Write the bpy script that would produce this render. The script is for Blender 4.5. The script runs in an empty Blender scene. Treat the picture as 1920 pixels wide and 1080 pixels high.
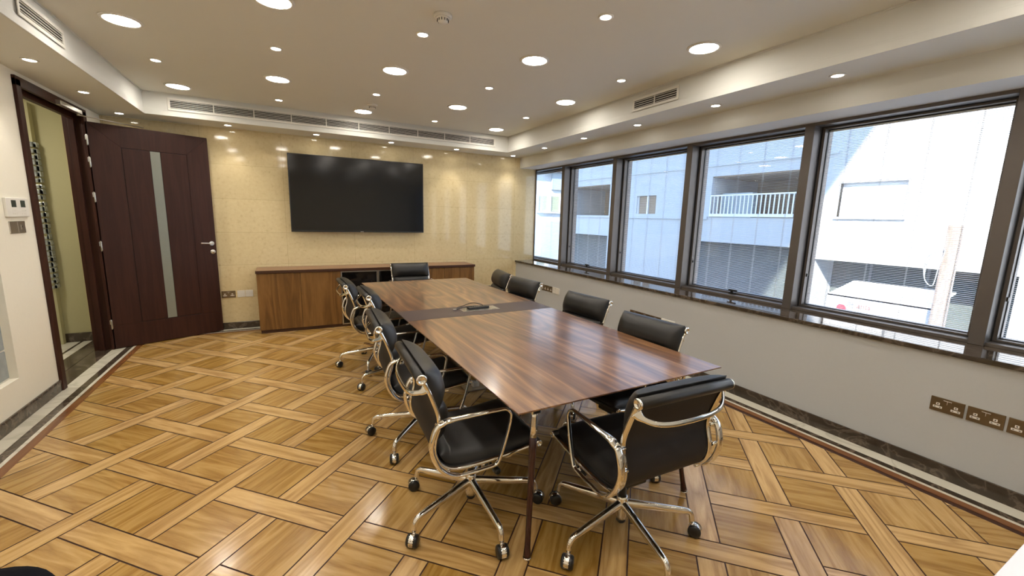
import bpy, bmesh, math, random
from mathutils import Vector, Matrix
random.seed(7)
PI = math.pi
SC = bpy.context.scene
C = SC.collection

# ------------------------------------------------------------------ camera
cam_d = bpy.data.cameras.new('camera')
cam = bpy.data.objects.new('camera', cam_d); C.objects.link(cam)
cam_d.sensor_fit = 'HORIZONTAL'; cam_d.sensor_width = 36.0
cam_d.lens = 787.9 / 1920.0 * 36.0
cam_d.clip_start = 0.05; cam_d.clip_end = 300
def set_cam(yaw, pitch, roll, h):
    cy, sy = math.cos(yaw), math.sin(yaw)
    F = Vector((sy*math.cos(pitch), cy*math.cos(pitch), math.sin(pitch)))
    R = Vector((cy, -sy, 0.0)); U = R.cross(F)
    R2 = R*math.cos(roll) + U*math.sin(roll); U2 = -R*math.sin(roll) + U*math.cos(roll)
    M = Matrix(((R2.x, U2.x, -F.x, 0.0), (R2.y, U2.y, -F.y, 0.0), (R2.z, U2.z, -F.z, h), (0, 0, 0, 1)))
    cam.matrix_world = M
set_cam(0.492603, -0.164970, 0.0262453, 1.487)
SC.camera = cam

# ------------------------------------------------------------------ world, sun, exposure
SC.view_settings.view_transform = 'Standard'
SC.view_settings.look = 'None'
SC.view_settings.gamma = 1.0
SC.view_settings.use_curve_mapping = False
SC.view_settings.exposure = 0.68
world = bpy.data.worlds.new('sky_world'); SC.world = world
world.use_nodes = True
wn = world.node_tree.nodes; wl = world.node_tree.links
bg = wn['Background']
geo = wn.new('ShaderNodeTexCoord'); sep = wn.new('ShaderNodeSeparateXYZ'); rp = wn.new('ShaderNodeValToRGB')
wl.new(geo.outputs['Generated'], sep.inputs[0]); wl.new(sep.outputs['Z'], rp.inputs['Fac'])
rp.color_ramp.elements[0].position = 0.05; rp.color_ramp.elements[0].color = (0.56, 0.76, 1.0, 1)
rp.color_ramp.elements[1].position = 0.85; rp.color_ramp.elements[1].color = (0.20, 0.42, 1.0, 1)
_e = rp.color_ramp.elements.new(0.42); _e.color = (0.45, 0.67, 1.0, 1)
wl.new(rp.outputs['Color'], bg.inputs['Color'])
WORLD_STRENGTH = 2.5
bg.inputs['Strength'].default_value = WORLD_STRENGTH
sun_d = bpy.data.lights.new('sun', 'SUN'); sun = bpy.data.objects.new('sun', sun_d); C.objects.link(sun)
sun_d.energy = 13.0; sun_d.angle = math.radians(0.8); sun_d.color = (1.0, 0.96, 0.88)
sun.rotation_mode = 'QUATERNION'
sun.rotation_quaternion = Vector((1.0, 0.42, -0.80)).to_track_quat('-Z', 'Y')
sun.location = (-10, -5, 12)
LAMP_PANEL = 42.0      # emission of the big round lamps
LAMP_SPOT = 8.0       # watts of each small downlight
LAMP_COL = (1.0, 0.925, 0.82)

# ------------------------------------------------------------------ materials
MATS = {}
def new_mat(name):
    m = bpy.data.materials.new(name); m.use_nodes = True; MATS[name] = m
    nt = m.node_tree
    return m, nt.nodes, nt.links, nt.nodes['Principled BSDF']
def pm(name, col, rough=0.5, metal=0.0, spec=0.5, noise=0.0, nscale=20.0, bump=0.0, bscale=200.0, coat=0.0, coat_rough=0.1):
    m, n, l, b = new_mat(name)
    b.inputs['Roughness'].default_value = rough; b.inputs['Metallic'].default_value = metal
    b.inputs['Specular IOR Level'].default_value = spec
    b.inputs['Coat Weight'].default_value = coat; b.inputs['Coat Roughness'].default_value = coat_rough
    tc = n.new('ShaderNodeTexCoord')
    ns = n.new('ShaderNodeTexNoise'); ns.inputs['Scale'].default_value = nscale; ns.inputs['Detail'].default_value = 4
    l.new(tc.outputs['Object'], ns.inputs['Vector'])
    mx = n.new('ShaderNodeMix'); mx.data_type = 'RGBA'
    k = noise
    mx.inputs[6].default_value = (col[0]*(1-k), col[1]*(1-k), col[2]*(1-k), 1)
    mx.inputs[7].default_value = (min(1, col[0]*(1+k)), min(1, col[1]*(1+k)), min(1, col[2]*(1+k)), 1)
    l.new(ns.outputs['Fac'], mx.inputs[0]); l.new(mx.outputs[2], b.inputs['Base Color'])
    if bump > 0:
        n2 = n.new('ShaderNodeTexNoise'); n2.inputs['Scale'].default_value = bscale; n2.inputs['Detail'].default_value = 3
        l.new(tc.outputs['Object'], n2.inputs['Vector'])
        bp = n.new('ShaderNodeBump'); bp.inputs['Strength'].default_value = bump; bp.inputs['Distance'].default_value = 0.002
        l.new(n2.outputs['Fac'], bp.inputs['Height']); l.new(bp.outputs['Normal'], b.inputs['Normal'])
    return m
def ramp(n, stops):
    r = n.new('ShaderNodeValToRGB'); e = r.color_ramp.elements
    while len(e) < len(stops): e.new(0.5)
    for i, (p, c) in enumerate(stops):
        e[i].position = p; e[i].color = (c[0], c[1], c[2], 1)
    return r
def wood(name, dark, mid, light, scale=(1, 1, 1), rough=0.3, coord='Object', wob=0.6, rings=9.0, coat=0.0, var=0.0, coat_rough=0.1):
    """grain runs along the local axis whose scale is smallest"""
    m, n, l, b = new_mat(name)
    tc = n.new('ShaderNodeTexCoord'); mp = n.new('ShaderNodeMapping'); mp.inputs['Scale'].default_value = scale
    l.new(tc.outputs[coord], mp.inputs['Vector'])
    vec = mp.outputs['Vector']
    at = None
    if var > 0:
        at = n.new('ShaderNodeAttribute'); at.attribute_name = 'tone'
        ad = n.new('ShaderNodeVectorMath'); ad.operation = 'MULTIPLY_ADD'
        cb = n.new('ShaderNodeCombineXYZ')
        mu = n.new('ShaderNodeMath'); mu.operation = 'MULTIPLY'; mu.inputs[1].default_value = 37.0
        l.new(at.outputs['Fac'], mu.inputs[0]); l.new(mu.outputs[0], cb.inputs['Z']); l.new(mu.outputs[0], cb.inputs['X'])
        ad.inputs[1].default_value = (1, 1, 1)
        l.new(vec, ad.inputs[0]); l.new(cb.outputs[0], ad.inputs[2]); vec = ad.outputs[0]
    n1 = n.new('ShaderNodeTexNoise'); n1.inputs['Scale'].default_value = 1.0; n1.inputs['Detail'].default_value = 2.0
    n1.inputs['Distortion'].default_value = wob
    l.new(vec, n1.inputs['Vector'])
    # contour lines of a stretched noise read as cathedral grain
    mu2 = n.new('ShaderNodeMath'); mu2.operation = 'MULTIPLY'; mu2.inputs[1].default_value = rings
    fr = n.new('ShaderNodeMath'); fr.operation = 'PINGPONG'; fr.inputs[1].default_value = 1.0
    l.new(n1.outputs['Fac'], mu2.inputs[0]); l.new(mu2.outputs[0], fr.inputs[0])
    n2 = n.new('ShaderNodeTexNoise'); n2.inputs['Scale'].default_value = 9.0; n2.inputs['Detail'].default_value = 6.0; n2.inputs['Roughness'].default_value = 0.7
    l.new(vec, n2.inputs['Vector'])
    mixf = n.new('ShaderNodeMix'); mixf.inputs[0].default_value = 0.55
    l.new(fr.outputs[0], mixf.inputs[2]); l.new(n2.outputs['Fac'], mixf.inputs[3])
    r = ramp(n, [(0.2, dark), (0.5, mid), (0.8, light)])
    l.new(mixf.outputs[0], r.inputs['Fac'])
    out = r.outputs['Color']
    if var > 0:
        hsv = n.new('ShaderNodeHueSaturation')
        mr = n.new('ShaderNodeMapRange'); mr.inputs[3].default_value = 1 - var; mr.inputs[4].default_value = 1 + var
        ms = n.new('ShaderNodeMapRange'); ms.inputs[3].default_value = 1.08; ms.inputs[4].default_value = 0.90
        l.new(at.outputs['Fac'], ms.inputs[0]); l.new(ms.outputs[0], hsv.inputs['Saturation'])
        l.new(at.outputs['Fac'], mr.inputs[0]); l.new(mr.outputs[0], hsv.inputs['Value']); l.new(out, hsv.inputs['Color']); out = hsv.outputs['Color']
    l.new(out, b.inputs['Base Color'])
    b.inputs['Roughness'].default_value = rough
    b.inputs['Coat Weight'].default_value = coat; b.inputs['Coat Roughness'].default_value = coat_rough
    return m
def marble(name, base, vein, light, scale=3.0, rough=0.15):
    m, n, l, b = new_mat(name)
    tc = n.new('ShaderNodeTexCoord')
    n1 = n.new('ShaderNodeTexNoise'); n1.inputs['Scale'].default_value = scale; n1.inputs['Detail'].default_value = 8; n1.inputs['Distortion'].default_value = 1.5
    l.new(tc.outputs['Object'], n1.inputs['Vector'])
    r = ramp(n, [(0.25, base), (0.5, light), (0.54, vein), (0.58, light), (0.85, base)])
    l.new(n1.outputs['Fac'], r.inputs['Fac']); l.new(r.outputs['Color'], b.inputs['Base Color'])
    b.inputs['Roughness'].default_value = rough
    return m
def tile_wall(name):
    m, n, l, b = new_mat(name)
    tc = n.new('ShaderNodeTexCoord')
    n1 = n.new('ShaderNodeTexNoise'); n1.inputs['Scale'].default_value = 26; n1.inputs['Detail'].default_value = 8; n1.inputs['Roughness'].default_value = 0.65
    l.new(tc.outputs['Object'], n1.inputs['Vector'])
    r = ramp(n, [(0.30, (0.61, 0.485, 0.265)), (0.42, (0.715, 0.59, 0.345)), (0.75, (0.77, 0.655, 0.40))])
    l.new(n1.outputs['Fac'], r.inputs['Fac'])
    mp = n.new('ShaderNodeMapping'); mp.inputs['Rotation'].default_value = (PI/2, 0, 0); mp.inputs['Location'].default_value = (0.25, -0.0, 0.0)
    l.new(tc.outputs['Object'], mp.inputs['Vector'])
    sx = n.new('ShaderNodeSeparateXYZ'); l.new(tc.outputs['Object'], sx.inputs[0])
    cx = n.new('ShaderNodeCombineXYZ'); l.new(sx.outputs['X'], cx.inputs['X']); l.new(sx.outputs['Z'], cx.inputs['Y'])
    br = n.new('ShaderNodeTexBrick'); br.offset = 0.0
    br.inputs['Scale'].default_value = 1.0; br.inputs['Brick Width'].default_value = 0.84; br.inputs['Row Height'].default_value = 0.4075
    br.inputs['Mortar Size'].default_value = 0.0014; br.inputs['Mortar Smooth'].default_value = 0.3; br.inputs['Bias'].default_value = 0.0
    br.inputs['Color1'].default_value = (1, 1, 1, 1); br.inputs['Color2'].default_value = (0.93, 0.92, 0.9, 1); br.inputs['Mortar'].default_value = (0.62, 0.56, 0.46, 1)
    l.new(cx.outputs[0], br.inputs['Vector'])
    mx = n.new('ShaderNodeMix'); mx.data_type = 'RGBA'; mx.blend_type = 'MULTIPLY'; mx.inputs[0].default_value = 1.0
    l.new(r.outputs['Color'], mx.inputs[6]); l.new(br.outputs['Color'], mx.inputs[7]); l.new(mx.outputs[2], b.inputs['Base Color'])
    b.inputs['Roughness'].default_value = 0.06
    b.inputs['Specular IOR Level'].default_value = 0.5
    return m
def glass(name, tint=(1, 1, 1), refl=1.0):
    m = bpy.data.materials.new(name); m.use_nodes = True; MATS[name] = m
    n = m.node_tree.nodes; l = m.node_tree.links; n.clear()
    o = n.new('ShaderNodeOutputMaterial'); t = n.new('ShaderNodeBsdfTransparent'); g = n.new('ShaderNodeBsdfGlossy')
    t.inputs['Color'].default_value = (*tint, 1); g.inputs['Roughness'].default_value = 0.0
    f = n.new('ShaderNodeLayerWeight'); f.inputs['Blend'].default_value = 0.5
    po = n.new('ShaderNodeMath'); po.operation = 'POWER'; po.inputs[1].default_value = 5.0
    mu = n.new('ShaderNodeMath'); mu.operation = 'MULTIPLY_ADD'; mu.inputs[1].default_value = 0.9*refl; mu.inputs[2].default_value = 0.04*refl; mu.use_clamp = True
    mx = n.new('ShaderNodeMixShader'); l.new(f.outputs['Facing'], po.inputs[0]); l.new(po.outputs[0], mu.inputs[0]); l.new(mu.outputs[0], mx.inputs[0])
    l.new(t.outputs[0], mx.inputs[1]); l.new(g.outputs[0], mx.inputs[2]); l.new(mx.outputs[0], o.inputs['Surface'])
    return m
def emis(name, col, s):
    m, n, l, b = new_mat(name)
    b.inputs['Base Color'].default_value = (0.9, 0.9, 0.9, 1)
    b.inputs['Emission Color'].default_value = (*col, 1); b.inputs['Emission Strength'].default_value = s
    return m

M_ceiling = pm('ceiling_paint', (0.74, 0.74, 0.67), 0.9, noise=0.015, nscale=3)
M_cornice = pm('cornice_paint', (0.67, 0.67, 0.63), 0.75, noise=0.015, nscale=3)
M_wallL = pm('cream_plaster', (0.84, 0.80, 0.68), 0.85, noise=0.02, nscale=40, bump=0.15, bscale=120)
M_wallR = pm('grey_plaster', (0.50, 0.515, 0.52), 0.85, noise=0.02, nscale=60, bump=0.12, bscale=160)
M_tile = tile_wall('beige_stone_tiles')
M_darkm = marble('dark_marble', (0.035, 0.026, 0.018), (0.13, 0.10, 0.075), (0.058, 0.043, 0.03), 5.0, 0.12)
M_sill = marble('sill_marble', (0.035, 0.026, 0.018), (0.13, 0.10, 0.075), (0.058, 0.043, 0.03), 5.0, 0.045)
M_creamm = marble('cream_marble', (0.60, 0.575, 0.48), (0.50, 0.47, 0.38), (0.63, 0.60, 0.50), 2.0, 0.15)
M_oak = wood('oak_parquet', (0.315, 0.172, 0.048), (0.44, 0.262, 0.083), (0.55, 0.350, 0.128), (1.3, 13, 1), 0.22, 'UV', 0.5, 7.0, coat=0.35, var=0.22, coat_rough=0.12)
M_oakstrip = wood('red_oak_strip', (0.13, 0.046, 0.014), (0.17, 0.064, 0.020), (0.21, 0.085, 0.028), (14, 1.2, 1), 0.25, 'Object', 0.4, 6.0)
M_gap = pm('parquet_gap', (0.045, 0.014, 0.006), 0.5, noise=0.1)
def walnut(name):
    m, n, l, b = new_mat(name)
    tc = n.new('ShaderNodeTexCoord')
    def nz(scale, detail, dist, rough=0.5):
        mp = n.new('ShaderNodeMapping'); mp.inputs['Scale'].default_value = scale; l.new(tc.outputs['Object'], mp.inputs['Vector'])
        t = n.new('ShaderNodeTexNoise'); t.inputs['Scale'].default_value = 1.0; t.inputs['Detail'].default_value = detail
        t.inputs['Distortion'].default_value = dist; t.inputs['Roughness'].default_value = rough
        l.new(mp.outputs['Vector'], t.inputs['Vector']); return t.outputs['Fac']
    def ma(op, a, b_):
        t = n.new('ShaderNodeMath'); t.operation = op
        for k, v in ((0, a), (1, b_)):
            if hasattr(v, 'links'): l.new(v, t.inputs[k])
            else: t.inputs[k].default_value = v
        return t.outputs[0]
    broad = nz((3.2, 0.42, 1), 1.5, 0.8)
    lines = ma('PINGPONG', ma('MULTIPLY', broad, 19.0), 1.0)
    fine = nz((75, 2.2, 1), 4, 0.2, 0.6); streak = nz((22, 0.7, 1), 3, 0.3); cloud = nz((2.0, 0.6, 1), 2, 0.0)
    f = ma('ADD', ma('ADD', ma('MULTIPLY', lines, 0.20), ma('MULTIPLY', fine, 0.30)), ma('ADD', ma('MULTIPLY', streak, 0.45), ma('MULTIPLY', cloud, 0.25)))
    r = ramp(n, [(0.36, (0.050, 0.020, 0.011)), (0.50, (0.118, 0.049, 0.023)), (0.63, (0.19, 0.086, 0.038)), (0.80, (0.35, 0.18, 0.074))])
    l.new(f, r.inputs['Fac']); l.new(r.outputs['Color'], b.inputs['Base Color'])
    b.inputs['Roughness'].default_value = 0.34
    b.inputs['Coat Weight'].default_value = 0.85; b.inputs['Coat Roughness'].default_value = 0.17; b.inputs['Coat IOR'].default_value = 1.75
    return m
M_walnut = walnut('walnut_veneer')
M_leath_in = pm('brown_leather_inlay', (0.058, 0.036, 0.034), 0.42, noise=0.1, nscale=60, bump=0.1, bscale=500)
M_cab = wood('teak_veneer', (0.11, 0.048, 0.010), (0.175, 0.082, 0.020), (0.24, 0.12, 0.034), (9, 9, 0.8), 0.35, 'Object', 0.9, 6.0)
M_cabtop = wood('walnut_dark_top', (0.15, 0.068, 0.034), (0.22, 0.108, 0.056), (0.30, 0.16, 0.09), (0.8, 9, 9), 0.3, 'Object', 0.7, 6.0)
M_cabedge = pm('dark_walnut_edge', (0.05, 0.018, 0.009), 0.35, noise=0.15, nscale=30)
M_door = wood('wenge_door', (0.030, 0.0088, 0.005), (0.039, 0.0118, 0.0066), (0.049, 0.0155, 0.0085), (22, 22, 1.2), 0.5, 'Object', 0.4, 5.0)
M_door.node_tree.nodes['Principled BSDF'].inputs['Specular IOR Level'].default_value = 0.28
M_groove = pm('door_groove', (0.012, 0.004, 0.003), 0.6)
M_chrome = pm('polished_aluminium', (0.86, 0.84, 0.80), 0.07, 1.0, noise=0.02)
M_steel = pm('brushed_steel', (0.62, 0.60, 0.56), 0.28, 1.0, noise=0.05, nscale=80)
M_leather = pm('black_leather', (0.012, 0.0115, 0.011), 0.36, noise=0.2, nscale=25, bump=0.35, bscale=420, spec=0.5)
M_sling = pm('black_sling_fabric', (0.012, 0.009, 0.0085), 0.7, noise=0.15, nscale=40, bump=0.2, bscale=600)
M_black = pm('black_plastic', (0.012, 0.012, 0.012), 0.3, noise=0.1)
M_bez = pm('tv_bezel', (0.01, 0.01, 0.011), 0.35)
M_screen = pm('tv_screen', (0.004, 0.004, 0.0045), 0.13, spec=0.5)
M_legwood = wood('dark_walnut_leg', (0.028, 0.009, 0.008), (0.042, 0.014, 0.012), (0.06, 0.021, 0.017), (30, 30, 2), 0.25, 'Object')
M_white = pm('white_plastic', (0.78, 0.76, 0.70), 0.4, noise=0.01)
M_grille = pm('grille_white', (0.72, 0.70, 0.64), 0.5, noise=0.01)
M_dark = pm('duct_dark', (0.02, 0.018, 0.015), 0.8)
M_bronze = pm('bronze_anodised', (0.125, 0.108, 0.096), 0.40, 0.4, noise=0.06, nscale=30)
M_gasket = pm('black_gasket', (0.008, 0.008, 0.009), 0.6)
M_slat = pm('blind_slat', (0.80, 0.82, 0.84), 0.5, noise=0.02)
M_cord = pm('blind_cord', (0.55, 0.57, 0.58), 0.7)
M_glass = glass('window_glass', refl=1.0)
M_frost = pm('frosted_strip', (0.23, 0.24, 0.20), 0.3, noise=0.04)
M_lens = emis('lamp_lens', (1.0, 0.925, 0.82), LAMP_PANEL)
M_spotlens = emis('spot_lens', (1.0, 0.92, 0.80), 22.0)
M_socket = pm('bronze_socket_plate', (0.20, 0.155, 0.10), 0.32, 0.85, noise=0.05)
M_lcd = pm('lcd_grey', (0.05, 0.065, 0.055), 0.25)
M_block = pm('glass_block', (0.30, 0.34, 0.35), 0.15, noise=0.25, nscale=14, bump=0.5, bscale=22)
M_grout = pm('block_grout', (0.75, 0.73, 0.66), 0.8)
M_khaki = pm('khaki_plaster', (0.44, 0.41, 0.235), 0.85, noise=0.02, nscale=30)
M_mosaic = pm('mirror_mosaic', (0.42, 0.46, 0.46), 0.12, 0.35, noise=0.95, nscale=22, bump=0.8, bscale=40)
M_conc = pm('white_render', (0.55, 0.56, 0.57), 0.9, noise=0.03, nscale=2)
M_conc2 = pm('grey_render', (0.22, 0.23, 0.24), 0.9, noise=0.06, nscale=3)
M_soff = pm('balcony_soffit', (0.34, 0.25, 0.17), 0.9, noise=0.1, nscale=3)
M_rail = pm('white_railing', (0.85, 0.85, 0.85), 0.5)
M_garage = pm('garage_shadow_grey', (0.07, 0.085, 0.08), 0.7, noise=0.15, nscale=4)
M_pole = wood('weathered_pole', (0.13, 0.10, 0.085), (0.20, 0.16, 0.135), (0.27, 0.22, 0.19), (20, 20, 1), 0.9)
M_asph = pm('asphalt', (0.12, 0.12, 0.12), 0.9, noise=0.15, nscale=5)
M_wpane = pm('far_window_pane', (0.30, 0.33, 0.22), 0.25, noise=0.1)
M_sign = pm('sign_white', (0.85, 0.85, 0.85), 0.6)
M_red = pm('sign_red', (0.60, 0.03, 0.05), 0.5)
M_text = pm('sign_text', (0.25, 0.10, 0.10), 0.6)
M_desk = pm('white_laminate', (0.80, 0.80, 0.86), 0.45, noise=0.01)
M_blackfab = pm('black_fabric', (0.005, 0.005, 0.008), 0.95, spec=0.1, noise=0.2, nscale=90)
M_bluegrey = pm('bluish_shade_and_furniture', (0.36, 0.42, 0.44), 0.5, noise=0.08, nscale=5)  # balcony furniture, and shade painted on the distant building

# ------------------------------------------------------------------ mesh helpers
def BM(): return bmesh.new()
def box(bm, x0, x1, y0, y1, z0, z1):
    v = [bm.verts.new(p) for p in ((x0,y0,z0),(x1,y0,z0),(x1,y1,z0),(x0,y1,z0),(x0,y0,z1),(x1,y0,z1),(x1,y1,z1),(x0,y1,z1))]
    for f in ((3,2,1,0),(4,5,6,7),(0,1,5,4),(1,2,6,5),(2,3,7,6),(3,0,4,7)): bm.faces.new([v[i] for i in f])
    return v
def ring(bm, c, u, v, ru, rv, n=16, p=2.0):
    out = []
    for i in range(n):
        a = 2*PI*i/n; ca, sa = math.cos(a), math.sin(a)
        x = math.copysign(abs(ca)**(2/p), ca)*ru; y = math.copysign(abs(sa)**(2/p), sa)*rv
        out.append(bm.verts.new(c + u*x + v*y))
    return out
def skin(bm, rings, closed=False, caps=True):
    n = len(rings[0]); m = len(rings)
    for i in range(m if closed else m-1):
        a, b = rings[i], rings[(i+1) % m]
        for j in range(n):
            f = bm.faces.new((a[j], a[(j+1) % n], b[(j+1) % n], b[j])); f.smooth = True
    if caps and not closed:
        for rr, rev in ((rings[0], True), (rings[-1], False)):
            bm.faces.new(list(reversed(rr)) if rev else rr)
def sweep(bm, pts, ru, rv, side=None, n=12, p=2.0, closed=False):
    """ru along 'side', rv along the normal; both numbers or lists"""
    pts = [Vector(q) for q in pts]; m = len(pts); rings = []
    s_prev = None
    for i, q in enumerate(pts):
        if closed: t = pts[(i+1) % m] - pts[i-1]
        else: t = pts[min(i+1, m-1)] - pts[max(i-1, 0)]
        t.normalize()
        if side is not None: s = Vector(side); s = (s - t*s.dot(t))
        elif s_prev is None: s = Vector((0, 0, 1)).cross(t) if abs(t.z) < 0.9 else Vector((1, 0, 0)) - t*t.x
        else: s = s_prev - t*s_prev.dot(t)
        s.normalize(); s_prev = s; nn = t.cross(s)
        a = ru[i] if isinstance(ru, (list, tuple)) else ru; b = rv[i] if isinstance(rv, (list, tuple)) else rv
        rings.append(ring(bm, q, s, nn, a, b, n, p))
    skin(bm, rings, closed)
def lathe(bm, c, prof, n=24, axis=(0, 0, 1)):
    ax = Vector(axis).normalized(); u = Vector((1, 0, 0)) if abs(ax.x) < 0.9 else Vector((0, 1, 0))
    u = (u - ax*u.dot(ax)).normalized(); v = ax.cross(u); c = Vector(c)
    rs = [ring(bm, c + ax*h, u, v, max(r, 1e-4), max(r, 1e-4), n) for r, h in prof]
    skin(bm, rs)
def crom(pts, k=6, closed=False):
    pts = [Vector(p) for p in pts]; m = len(pts); out = []
    rng = range(m) if closed else range(m-1)
    for i in rng:
        if closed: p0, p1, p2, p3 = pts[i-1], pts[i], pts[(i+1) % m], pts[(i+2) % m]
        else: p0, p1, p2, p3 = pts[max(i-1, 0)], pts[i], pts[i+1], pts[min(i+2, m-1)]
        for j in range(k):
            t = j/k
            out.append(0.5*((2*p1) + (-p0+p2)*t + (2*p0-5*p1+4*p2-p3)*t*t + (-p0+3*p1-3*p2+p3)*t**3))
    if not closed: out.append(pts[-1])
    return out
def obj(name, bm, mat, parent=None, bevel=0.0, smooth_angle=None, loc=None, segs=2):
    me = bpy.data.meshes.new(name)
    bmesh.ops.recalc_face_normals(bm, faces=bm.faces)
    bm.to_mesh(me); bm.free()
    mats = mat if isinstance(mat, (list, tuple)) else [mat]
    for m in mats: me.materials.append(m)
    o = bpy.data.objects.new(name, me); C.objects.link(o)
    if parent: o.parent = parent
    if loc: o.location = loc
    if bevel > 0:
        md = o.modifiers.new('bevel', 'BEVEL'); md.width = bevel; md.segments = segs; md.limit_method = 'ANGLE'; md.angle_limit = math.radians(40)
    return o
def bxo(name, mat, dims, parent=None, bevel=0.0):
    bm = BM(); box(bm, *dims); return obj(name, bm, mat, parent, bevel)
def tag(o, label, cat, group=None):
    o['label'] = label; o['category'] = cat
    if group: o['group'] = group
    return o
def thing(name, label, cat, loc=(0, 0, 0), rz=0.0, group=None):
    o = bpy.data.objects.new(name, None); C.objects.link(o)
    o.location = loc; o.rotation_euler = (0, 0, rz); o.empty_display_size = 0.1
    return tag(o, label, cat, group)
def struct(name, bm, mat, label=None, bevel=0.0):
    o = obj(name, bm, mat, None, bevel); o['kind'] = 'structure'
    if label: o['label'] = label; o['category'] = name.rstrip('0123456789_').split('_')[0]
    return o
def sroot(name, label, cat, loc=(0, 0, 0)):
    o = bpy.data.objects.new(name, None); C.objects.link(o); o.location = loc
    o['kind'] = 'structure'; o['label'] = label; o['category'] = cat
    return o
def kids(o): return [c for c in bpy.data.objects if c.parent == o]
def dup(root, loc, rz, label):
    r = root.copy(); C.objects.link(r); r.location = loc; r.rotation_euler = (0, 0, rz); r['label'] = label
    for ch in CH[root.name]:
        c = ch.copy(); C.objects.link(c); c.parent = r
        for g in CH.get(ch.name, []):
            d = g.copy(); C.objects.link(d); d.parent = c
    return r
CH = {}
def index_children():
    CH.clear()
    for o in bpy.data.objects:
        if o.parent: CH.setdefault(o.parent.name, []).append(o)
ORD = ['first', 'second', 'third', 'fourth', 'fifth', 'sixth', 'seventh', 'eighth']

# ------------------------------------------------------------------ room constants
XL, XR, YB, YF = -1.70, 3.41, 6.26, -1.55
ZS, ZC = 2.458, 2.684          # soffit and raised ceiling
CX0, CX1, CY0, CY1 = -1.24, 3.01, -1.10, 5.845   # tray of the raised ceiling
WX = 3.755                      # front face of window frames
ZSILL = 0.782

# floor -------------------------------------------------------------
FX0, FX1, FY1, FY0 = -1.467, 3.131, 6.06, YF
bm = BM(); box(bm, XL-0.0, XR+0.05, YF, YB, -0.12, -0.0025)
struct('floor', bm, M_gap, 'oak basket-weave parquet floor with dark joints')
pitch, wid, u0, v0 = 0.4147, 0.118, 1.090, 2.086
q2 = math.sqrt(0.5)
def toxy(u, v): return ((u - v)*q2, (u + v)*q2)
def clip_poly(poly):
    def cl(ps, inside, inter):
        out = []
        for i in range(len(ps)):
            a, b = ps[i-1], ps[i]
            ia, ib = inside(a), inside(b)
            if ib:
                if not ia: out.append(inter(a, b))
                out.append(b)
            elif ia: out.append(inter(a, b))
        return out
    def ix(k, val):
        def f(a, b):
            t = (val - a[k])/(b[k]-a[k]); return tuple(a[i] + (b[i]-a[i])*t for i in range(len(a)))
        return f
    for k, val, s in ((0, FX0, 1), (0, FX1, -1), (1, FY0, 1), (1, FY1, -1)):
        if not poly: return poly
        poly = cl(poly, lambda p: (p[k]-val)*s >= 0, ix(k, val))
    return poly
bm = BM(); uvl = bm.loops.layers.uv.new('UVMap'); tone = bm.faces.layers.float.new('tone_f')
tones = []
def piece(ua, ub, va, vb, alongu, tn):
    g = 0.0034
    ua += g; ub -= g; va += g; vb -= g
    ox, oy = random.random()*20, random.random()*20
    cs = [(ua, va), (ub, va), (ub, vb), (ua, vb)]
    poly = [(*toxy(u, v), (u if alongu else v)+ox, (v if alongu else u)+oy) for u, v in cs]
    poly = clip_poly(poly)
    if len(poly) < 3: return
    try: f = bm.faces.new([bm.verts.new((p[0], p[1], 0.0)) for p in poly])
    except ValueError: return
    for lp, p in zip(f.loops, poly): lp[uvl].uv = (p[2], p[3])
    tones.append(tn)
hw = wid/2
for i in range(-16, 22):
    for j in range(-18, 22):
        uc, vc = u0 + i*pitch, v0 + j*pitch
        # the weave: over and under
        if (i + j) % 2: piece(uc - pitch + hw, uc + pitch - hw, vc - hw, vc + hw, True, 0.55 + random.random()*0.45)
        else: piece(uc - hw, uc + hw, vc - pitch + hw, vc + pitch - hw, False, 0.5 + random.random()*0.45)
        # block, made of four staves without visible gaps
        al = (i + j) % 2 == 0
        a0, a1, b0, b1 = uc + hw, uc + pitch - hw, vc + hw, vc + pitch - hw
        piece(a0, a1, b0, b1, al, random.random()*0.45)
me_tones = list(tones)
fo = obj('parquet', bm, M_oak); fo.parent = bpy.data.objects['floor']
at = fo.data.attributes.new('tone', 'FLOAT', 'FACE')
for i, t in enumerate(me_tones): at.data[i].value = t
# stone borders round the parquet
def strip_ring(name, mat, a, b, z1=0.0):
    """frame between inset a and inset b measured from the walls"""
    bm = BM()
    xl0, xl1 = XL + a, XL + b; xr0, xr1 = XR - a, XR - b; yb0, yb1 = YB - a*0.85, YB - b*0.85
    box(bm, xl0, xl1, YF, yb0, -0.01, z1); box(bm, xr1, xr0, YF, yb0, -0.01, z1); box(bm, xl1, xr1, yb1, yb0, -0.01, z1)
    return obj(name, bm, mat, bpy.data.objects['floor'])
strip_ring('cream_border', M_creamm, 0.0, 0.105, 0.001)
strip_ring('dark_border', M_darkm, 0.105, 0.158, 0.0012)
strip_ring('cream_fillet', M_creamm, 0.158, 0.182, 0.001)
strip_ring('oak_border', M_oakstrip, 0.182, 0.236, 0.0006)

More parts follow.
